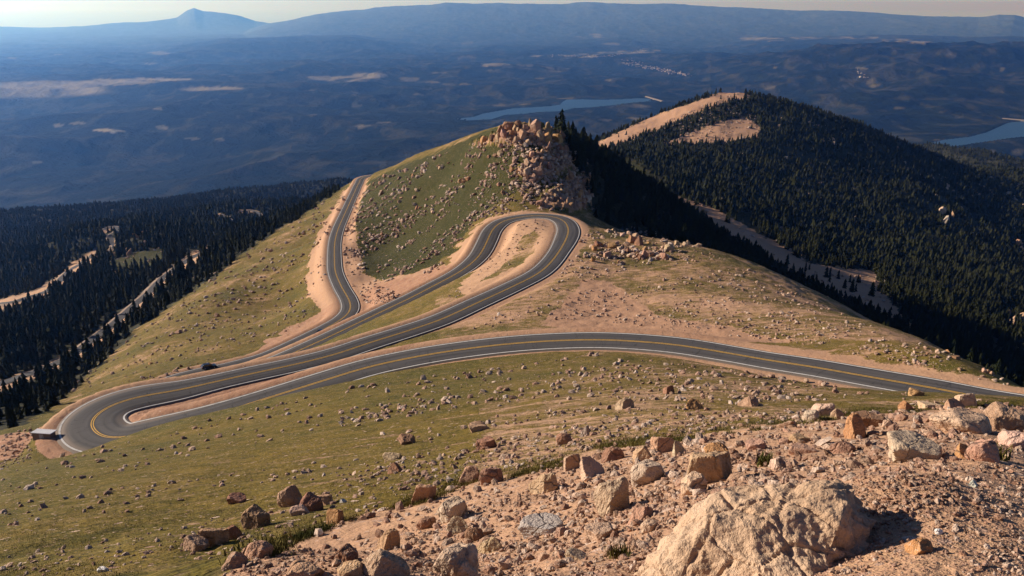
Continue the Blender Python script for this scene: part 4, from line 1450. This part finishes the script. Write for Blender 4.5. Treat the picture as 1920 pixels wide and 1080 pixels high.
TON = np.array([(.52, .39, .30), (.46, .32, .23), (.42, .27, .20), (.34, .21, .15), (.55, .44, .36)])
scatter_mesh('stones', np.concatenate(ST_P), np.concatenate(ST_S), .75, LOWROCK, TON, M_STONE)
ST_P, ST_S = [], []
stones(P_GRAVEL[:-3] + [(1930, 1090), (380, 1090)], 18000, 2.0, 15, 5.0, .25, 1.2, 1.5, 70)
stones([(1500,890),(1930,800),(1930,1090),(1500,1090)], 4000, 1.5, 6, 4.0, .1, .8, 1.5, 30)
stones(P_GRAVEL[:-3] + [(1620, 880), (1500, 1090), (380, 1090)], 1900, 6, 30, 3, .40, 1.6, 2.5, 60)
scatter_mesh('gravel', np.concatenate(ST_P), np.concatenate(ST_S), .8, LOWROCK, TON * np.array([1.0, .96, .92]), M_STONE)

# ------------------------------------------------------------------ the big crag in the right foreground
def crag():
    # corner points in metres: x to the right, y away from the eye, z up, about the ground under photo pixel (1430, 1030)
    pts = [(-.95,-.55,-.75),(-.10,-.78,-.62),(.46,-.50,-.55),(.62,.20,-.40),(.40,.65,-.35),(-.55,.70,-.35),(-1.0,.10,-.45),
           (-.50,.16,.16),(-.44,.02,.10),(-.18,.12,.26),(.16,.10,.30),(.30,.30,.37),(.40,.50,.32),(-.25,.55,.24),(.17,.02,.27),(.02,-.36,.06),(-.70,-.15,-.12),(-.55,-.42,-.30)]
    bm = bmesh.new()
    for p in pts: bm.verts.new(p)
    bmesh.ops.convex_hull(bm, input=bm.verts)
    bmesh.ops.delete(bm, geom=[v for v in bm.verts if not v.link_faces], context='VERTS')
    bmesh.ops.triangulate(bm, faces=bm.faces[:])
    for _ in range(2):
        bmesh.ops.subdivide_edges(bm, edges=bm.edges[:], cuts=2, use_grid_fill=True, smooth=.18)
        bmesh.ops.triangulate(bm, faces=bm.faces[:])
    for _ in range(2):
        bmesh.ops.subdivide_edges(bm, edges=[e for e in bm.edges if e.calc_length() > .011], cuts=1)
        bmesh.ops.triangulate(bm, faces=bm.faces[:])
    bm.normal_update()
    off = Vector((3.3, 8.1, 1.2))
    mv = []
    for v in bm.verts:
        q = v.co
        nr = v.normal
        right = max(0.0, min(1.0, (q.x - .10 - (q.y + .2) * .25) * 3.5 + nr.x * .6))
        big = mnoise.fractal(q * 2.4 + off, .9, 2.1, 4) * .055
        plate = mnoise.voronoi(Vector((q.x * 3.2, q.y * 3.2, q.z * 4.5)) + off)[0]
        seam = max(0.0, 1 - (plate[1] - plate[0]) / .10)
        c2 = mnoise.voronoi(q * 13 + off)[0]
        lump = max(-.3, .38 - c2[0])
        c3 = mnoise.voronoi(q * 34 + off)[0]
        fine = mnoise.fractal(q * 22, .8, 2.1, 4) * .006
        d = big * 1.25 - .034 * seam ** 2 * (.6 + 1.2 * right) + lump * (.014 + .085 * right) + (.4 - c3[0]) * (.010 + .020 * right) + fine
        mv.append((v, nr * d))
    for v, d in mv: v.co += d
    me = bpy.data.meshes.new('boulder'); bm.to_mesh(me); bm.free()
    me.materials.append(M_CRAG)
    o = bpy.data.objects.new('boulder', me); COL.objects.link(o)
    P = hit(1500, 1068)
    o.location = P + np.array([0, 0, -.05]); o.scale = (1.0, .9, .93)
    print('CRAG', np.linalg.norm(P), len(me.vertices))
    tag(o, 'huge weathered crag with crumbling dark right side in the right foreground', 'boulder', 'boulders of the near slope')
    return o


mcg = NT('crumbling_granite')
_p = mcg.pos()
_n1 = mcg.noise(_p, 2.2, 6, .65); _n2 = mcg.noise(_p, 14, 5, .7); _n3 = mcg.noise(_p, 70, 3, .7)
_c = mcg.mixc(mcg.ramp(_n1, .3, .7), (.43, .29, .185), (.56, .405, .28))
_c = mcg.mixc(mcg.math('MULTIPLY', mcg.ramp(_n1, .60, .72), .6), _c, (.48, .27, .13))
_c = mcg.mixc(mcg.math('MULTIPLY', mcg.ramp(_n2, .55, .72), .5), _c, (.27, .175, .12))
_c = mcg.mixc(mcg.math('MULTIPLY', mcg.ramp(_n3, .58, .70), .55), _c, (.12, .095, .08))
_h = mcg.math('ADD', mcg.math('MULTIPLY', _n2, .05), mcg.math('MULTIPLY', _n3, .010))
mcg.bsdf(_c, .95, mcg.bump(_h, .8, 1.0), .12)
M_CRAG = mcg.mat
CRAG = crag()

# ------------------------------------------------------------------ turf blades along the gravel and on the near slope
def blades(P, h, n_per, spread):
    n = len(P)
    k = n_per
    a = RNG.uniform(0, 6.28, (n, k)); ln = RNG.uniform(.15, .7, (n, k))
    ox, oy = RNG.normal(0, spread, (n, k)), RNG.normal(0, spread, (n, k))
    hh = h[:, None] * RNG.uniform(.55, 1.15, (n, k))
    wd = hh * .09
    bx, by = P[:, 0:1] + ox, P[:, 1:2] + oy
    bz = P[:, 2:3] - .01 + 0 * ox
    dx, dy = np.cos(a), np.sin(a)
    v0 = np.stack([bx - dy * wd, by + dx * wd, bz], -1); v1 = np.stack([bx + dy * wd, by - dx * wd, bz], -1)
    v2 = np.stack([bx + dx * hh * ln, by + dy * hh * ln, bz + hh], -1)
    V_ = np.stack([v0, v1, v2], 2).reshape(-1, 3)
    return V_, np.arange(len(V_)).reshape(-1, 3)


mgr = NT('turf_blades')
_p = mgr.pos()
_c = mgr.mixc(mgr.ramp(mgr.noise(_p, .8, 4), .35, .65), (.050, .052, .013), (.135, .108, .030))
mgr.bsdf(_c, .9, None, .1)
M_BLADE = mgr.mat
rim = [(1920,758),(1800,764),(1700,772),(1600,773),(1570,784),(1500,793),(1400,807),(1300,823),(1200,833),(1140,839),(1050,873),(960,893),(870,909),(790,943),(700,958),(640,979),(560,1013),(480,1046),(420,1076)]
pu, pv = [], []
for (a, b), (c, e) in zip(rim[:-1], rim[1:]):
    n = int(math.hypot(c - a, e - b) * 14)
    t = RNG.random(n)
    pu.append(a + (c - a) * t + RNG.normal(0, 4, n)); pv.append(b + (e - b) * t - np.abs(RNG.normal(0, 7, n)) + 3)
pu, pv = np.concatenate(pu), np.concatenate(pv)
P, g = hits(pu, pv); P = P[g]
cl = fbm(P[:, 0] / 1.5, P[:, 1] / 1.5, 3, 23)
P = P[cl > -.12]
r = np.hypot(P[:, 0], P[:, 1])
V1, F1 = blades(P, RNG.uniform(.03, .075, len(P)) * np.interp(r, [4, 20, 50], [.8, 1.3, 1.6]), 7, .06)
u, v = sample_pixels(60000, [(-20,1095),(-20,900),(300,830),(640,790),(1000,740),(1400,740),(1560,780),(1140,835),(790,935),(640,975),(480,1045),(400,1095)])
P, g = hits(u, v); P = P[g]; r = np.hypot(P[:, 0], P[:, 1])
cl = fbm(P[:, 0] / 2.5, P[:, 1] / 2.5, 4, 24)
P = P[(cl > -.05) & (r < 75)]; r = np.hypot(P[:, 0], P[:, 1])
V2, F2 = blades(P, RNG.uniform(.015, .045, len(P)) * np.interp(r, [6, 30, 70], [1, 1.5, 2.0]), 6, .09)
gr = np_mesh('grass', np.vstack([V1, V2]), np.vstack([F1, F2 + len(V1)]), (M_BLADE,), None, False)
tag(gr, kind='stuff')
for u, v, s, lab in ((1437, 872, .15, 'green grass tuft beside a pale stone behind the crag'), (1858, 860, .16, 'dark little grass tuft alone on the right gravel'), (1160, 1044, .09, 'small dark grass tuft left of the crag')):
    P = hit(u, v)
    vv, ff = blades(np.repeat(P[None], 40, 0), np.full(40, s), 3, s * .35)
    o = np_mesh('grass_tuft', vv - P, ff, (M_BLADE,), None, False); o.location = P
    tag(o, lab, 'grass tuft', 'single tufts on the gravel')

# ------------------------------------------------------------------ cars
M_PAINT = {}
for nm, c in (('charcoal', (.012, .013, .016)), ('navy', (.012, .018, .035)), ('black', (.008, .008, .009))):
    M_PAINT[nm] = simple(nm + '_car_paint', c, .3, .5)
M_GLASS = simple('car_glass', (.02, .025, .03), .08, .6)
M_TYRE = simple('tyre_rubber', (.015, .015, .015), .9, .1)
M_RIM = simple('alloy', (.5, .5, .52), .35, .5, .8)
M_LAMP = simple('lamp_glass', (.75, .76, .78), .15, .6)
M_TAIL = simple('tail_lamp', (.35, .02, .02), .25, .5)
M_TRIM = simple('black_trim', (.02, .02, .02), .6, .3)


def bm_obj(name, bm, mat, parent=None):
    me = bpy.data.meshes.new(name); bm.to_mesh(me); bm.free()
    return link_mesh(name, me, (mat,), parent)


def extrude_profile(prof, w0, w1=None):
    """side profile [(x, z)] extruded across y from -w/2 to w/2"""
    bm = bmesh.new()
    L = [bm.verts.new((x, -w0 / 2, z)) for x, z in prof]; Rr = [bm.verts.new((x, w0 / 2, z)) for x, z in prof]
    n = len(prof)
    for i in range(n):
        bm.faces.new((L[i], L[(i + 1) % n], Rr[(i + 1) % n], Rr[i]))
    bm.faces.new(L[::-1]); bm.faces.new(Rr)
    bmesh.ops.recalc_face_normals(bm, faces=bm.faces[:])
    return bm


def add_box(bm, x0, x1, y0, y1, z0, z1):
    m = Matrix.Translation(((x0 + x1) / 2, (y0 + y1) / 2, (z0 + z1) / 2)) @ Matrix.Diagonal((x1 - x0, y1 - y0, z1 - z0, 1))
    bmesh.ops.create_cube(bm, size=1, matrix=m)


def make_car(paint):
    root = bpy.data.objects.new('car', None); COL.objects.link(root)
    bm = extrude_profile([(-2.25, .38), (-2.30, .75), (-2.2, .98), (-1.2, 1.02), (.85, 1.0), (1.9, .88), (2.25, .72), (2.3, .40), (2.1, .26), (-2.1, .26)], 1.82)
    bmesh.ops.bevel(bm, geom=bm.edges[:], offset=.09, segments=2, affect='EDGES')
    bm_obj('body', bm, paint, root)
    bm = extrude_profile([(-2.05, 1.0), (-1.75, 1.47), (-1.3, 1.56), (.15, 1.55), (.95, 1.0)], 1.60)
    for v in bm.verts:
        if v.co.z > 1.3: v.co.y *= .84
    bmesh.ops.bevel(bm, geom=bm.edges[:], offset=.05, segments=2, affect='EDGES')
    bm_obj('cabin', bm, paint, root)
    bm = bmesh.new()
    for s in (-1, 1):
        for a, b, c, d in (((-1.72, 1.08), (-1.5, 1.42), (-.62, 1.46), (-.62, 1.08)), ((-.5, 1.08), (-.5, 1.46), (.05, 1.45), (.62, 1.08))):
            bm.faces.new([bm.verts.new((x, s * (.80 - (z - 1.0) * .24 + .02), z)) for x, z in (a, b, c, d)])
    bm_obj('side_window', bm, M_GLASS, root)
    for nm, q in (('windscreen', [(.92, 1.06), (.22, 1.50)]), ('rear_window', [(-2.05, 1.08), (-1.79, 1.44)])):
        bm = bmesh.new()
        (x0, z0), (x1, z1) = q
        sg = .03 if nm == 'windscreen' else -.03
        bm.faces.new([bm.verts.new(p) for p in ((x0 + sg, -.70, z0), (x0 + sg, .70, z0), (x1 + sg, .60, z1), (x1 + sg, -.60, z1))])
        bm_obj(nm, bm, M_GLASS, root)
    for x in (-1.42, 1.42):
        for s in (-1, 1):
            bm = bmesh.new()
            bmesh.ops.create_cone(bm, cap_ends=True, segments=24, radius1=.34, radius2=.34, depth=.22, matrix=Matrix.Translation((x, s * .83, .34)) @ Matrix.Rotation(math.pi / 2, 4, 'X'))
            wh = bm_obj('wheel', bm, M_TYRE, root)
            bm = bmesh.new()
            bmesh.ops.create_cone(bm, cap_ends=True, segments=20, radius1=.22, radius2=.20, depth=.03, matrix=Matrix.Translation((x, s * .945, .34)) @ Matrix.Rotation(math.pi / 2 * (1 if s < 0 else -1), 4, 'X'))
            bm_obj('rim', bm, M_RIM, wh)
    for s in (-1, 1):
        bm = bmesh.new(); add_box(bm, 2.16, 2.30, s * .68 - .17, s * .68 + .17, .62, .76); bm_obj('headlight', bm, M_LAMP, root)
        bm = bmesh.new(); add_box(bm, -2.33, -2.2, s * .70 - .14, s * .70 + .14, .74, .93); bm_obj('tail_light', bm, M_TAIL, root)
        bm = bmesh.new(); add_box(bm, .52, .68, s * .98 - .1, s * .98 + .1, 1.02, 1.14); bm_obj('mirror', bm, paint, root)
    bm = bmesh.new(); add_box(bm, 2.2, 2.36, -.8, .8, .32, .50); bm_obj('bumper', bm, M_TRIM, root)
    return root


def place_car(root, C, u, v, lane, flip, label, dz=.06):
    pu_, pv_ = project(C)
    i = int(np.argmin((pu_ - u) ** 2 + (pv_ - v) ** 2))
    i = min(max(i, 2), len(C) - 3)
    T = C[i + 2] - C[i - 2]; T = T / np.linalg.norm(T)
    Nr = np.array([T[1], -T[0], 0]); Nr /= np.linalg.norm(Nr)
    P = C[i] + Nr * lane
    s = -1 if flip else 1
    root.location = P + np.array([0, 0, dz])
    root.rotation_euler = (0, -math.asin(T[2]) * s, math.atan2(T[1] * s, T[0] * s))
    tag(root, label, 'car', 'cars on the mountain roads')


seg = ROAD[len(ROAD) * 45 // 100:]
place_car(make_car(M_PAINT['navy']), seg[np.hypot(seg[:, 0] + 97, seg[:, 1] - 230) < 70] if False else seg, 396, 694, -1.9, False, 'dark blue car on the lower switchback above the left hairpin')
place_car(make_car(M_PAINT['black']), seg, 592, 625, 1.9, True, 'black car in shade where the lower road curves uphill')
place_car(make_car(M_PAINT['charcoal']), FROAD_C[0], 299, 530, -1.6, False, 'dark car on the forest road among the trees', .12)

# ------------------------------------------------------------------ the low white-roofed shed outside the hairpin
def shed():
    P = hit(83, 818)
    root = bpy.data.objects.new('storage_shed', None); COL.objects.link(root)
    root.location = P; root.rotation_euler = (0, 0, -.12); root.scale = (.8, .8, .8)
    mwht = simple('white_roof_sheet', (.78, .76, .74), .6, .3, 0, .12, 2)
    mdark = simple('shed_boards', (.20, .14, .11), .9, .1, 0, .3, 3)
    bm = bmesh.new(); add_box(bm, -1.9, 1.9, -.75, .75, -.9, .95); bm_obj('wall', bm, mdark, root)
    bm = bmesh.new(); add_box(bm, -2.1, 2.1, -1.0, 1.0, .953, 1.05)
    for k in range(9): add_box(bm, -2.0 + k * .5 - .03, -2.0 + k * .5 + .03, -.99, .99, 1.05, 1.09)
    rt = bm_obj('roof', bm, mwht, root); rt.rotation_euler = (-.12, 0, 0)
    bm = bmesh.new(); add_box(bm, -.45, .45, -.79, -.752, -.3, .85); dr = bm_obj('door', bm, simple('door_paint', (.35, .33, .30), .7), root)
    bm = bmesh.new(); add_box(bm, .30, .36, -.83, -.79, .25, .40); bm_obj('handle', bm, M_TRIM, dr)
    tag(root, 'low shed with long flat white roof outside the left hairpin', 'shed')


shed()

# ------------------------------------------------------------------ dams and the far town
M_DAM = simple('dam_earth', (.17, .14, .11), .9, .1, 0, .2, .02)
for (u0, v0_), (u1, v1_), k, lab in (((1212, 180), (1243, 189), 0, 'pale earth dam at the right end of the central lake'), ((1880, 221), (1990, 230), 1, 'pale dam at the top of the right hand lake')):
    zt = LAKE_Z[k] + 14
    A_ = ray(u0, v0_); A_ = A_ * (zt / A_[2]); B_ = ray(u1, v1_); B_ = B_ * (zt / B_[2])
    ax = (B_ - A_) / np.linalg.norm(B_ - A_); nrm = np.array([ax[1], -ax[0], 0])
    bm = bmesh.new()
    rows = []
    for E_ in (A_, B_):
        rows.append([bm.verts.new(E_ + nrm * o_ + np.array([0, 0, z_])) for o_, z_ in ((-60, -34), (-9, 0), (9, 0), (60, -34))])
    for i in range(3): bm.faces.new((rows[0][i], rows[0][i + 1], rows[1][i + 1], rows[1][i]))
    bm.faces.new(rows[0][::-1]); bm.faces.new(rows[1]); bm.faces.new((rows[0][0], rows[1][0], rows[1][3], rows[0][3]))
    bmesh.ops.recalc_face_normals(bm, faces=bm.faces[:])
    o = bm_obj('dam', bm, M_DAM); tag(o, lab, 'dam')
tu, tv = [], []
for (a, b), (c, e), n, sp in (((1165, 117), (1290, 140), 170, 3.0), ((1150, 104), (1210, 95), 40, 2.0), ((1030, 104), (1150, 106), 60, 1.6), ((1610, 133), (1625, 145), 14, 4), ((1180, 112), (1200, 120), 20, 3)):
    t = RNG.random(n)
    tu.append(a + (c - a) * t + RNG.normal(0, sp, n)); tv.append(b + (e - b) * t + RNG.normal(0, sp * .7, n))
P, g = hits(np.concatenate(tu), np.concatenate(tv)); P = P[g]
cube_v = np.array([(x, y, z) for x in (-1, 1) for y in (-1, 1) for z in (-1, 1)], float)
cube_v = np.vstack([cube_v, [(-1, 0, 1.7), (1, 0, 1.7)]])
house_f = np.array([(0, 4, 6), (0, 6, 2), (0, 5, 4), (0, 1, 5), (2, 6, 7), (2, 7, 3), (0, 2, 3), (0, 3, 1), (4, 5, 7), (4, 7, 6), (1, 9, 5), (1, 8, 9), (3, 7, 9), (3, 9, 8), (1, 3, 8), (5, 9, 7)])
tw = scatter_mesh('far_town', P, RNG.uniform(9, 28, len(P)), .5, [(cube_v, house_f)], np.array([(.5, .46, .42), (.4, .32, .27), (.36, .26, .2)]), M_STONE)


# ------------------------------------------------------------------ light, air, camera
w = bpy.data.worlds.new('World'); scene.world = w; w.use_nodes = True
nt = w.node_tree
bg = nt.nodes['Background']
sky = nt.nodes.new('ShaderNodeTexSky'); sky.sky_type = 'NISHITA'; sky.sun_disc = False
sky.sun_elevation = SUN_EL; sky.sun_rotation = -SUN_AZ
sky.altitude = 3800; sky.air_density = 1.0; sky.dust_density = .3; sky.ozone_density = 1.0
tint = nt.nodes.new('ShaderNodeMix'); tint.data_type = 'RGBA'; tint.blend_type = 'MULTIPLY'; tint.inputs[0].default_value = 1
_ia = [s for s in tint.inputs if s.type == 'RGBA']; _ia[1].default_value = (.83, .93, 1.19, 1)
nt.links.new(sky.outputs[0], _ia[0])
nt.links.new([s for s in tint.outputs if s.type == 'RGBA'][0], bg.inputs['Color']); bg.inputs['Strength'].default_value = .05

sl = bpy.data.lights.new('sun', 'SUN'); sl.energy = 5.0; sl.angle = math.radians(.5); sl.color = (1.0, .86, .70)
so = bpy.data.objects.new('sun', sl); COL.objects.link(so)
sd = Vector((-math.sin(SUN_AZ) * math.cos(SUN_EL), math.cos(SUN_AZ) * math.cos(SUN_EL), math.sin(SUN_EL)))
so.rotation_euler = sd.to_track_quat('Z', 'Y').to_euler()

HAZE = 3.4e-5
hb = bmesh.new(); bmesh.ops.create_cube(hb, size=1)
zlo, zhi = float(Z.min()) - 3, max(float(Z.max()) + 12, 30)
for v_ in hb.verts:
    v_.co = Vector((v_.co.x * 330000, v_.co.y * 330000 , (zlo + zhi) / 2 + v_.co.z * (zhi - zlo)))
hm = bpy.data.meshes.new('haze'); hb.to_mesh(hm); hb.free()
mh = NT('haze_air')
vol = mh.n('ShaderNodeVolumePrincipled')
vol.inputs['Color'].default_value = (.13, .355, 1.0, 1)
vol.inputs['Absorption Color'].default_value = (1, 1, 1, 1)
vol.inputs['Density'].default_value = HAZE
vol.inputs['Density Attribute'].default_value = ''
vol.inputs['Anisotropy'].default_value = .53
mh.l(vol.outputs[0], mh.out.inputs['Volume'])
haze = link_mesh('haze', hm, (mh.mat,)); tag(haze, kind='stuff')

cam = bpy.data.cameras.new('camera'); cam.sensor_width = 36; cam.lens = F / 1920 * 36
cam.clip_start = .05; cam.clip_end = 400000
co_ = bpy.data.objects.new('camera', cam); COL.objects.link(co_)
co_.rotation_euler = (math.pi / 2 - PITCH, 0, 0)
scene.camera = co_
scene.view_settings.view_transform = 'Standard'
scene.view_settings.look = 'None'
scene.view_settings.exposure = .75
scene.view_settings.gamma = 1
scene.cycles.use_denoising = True
scene.cycles.max_bounces = 5
scene.cycles.volume_bounces = 0
scene.cycles.transparent_max_bounces = 8
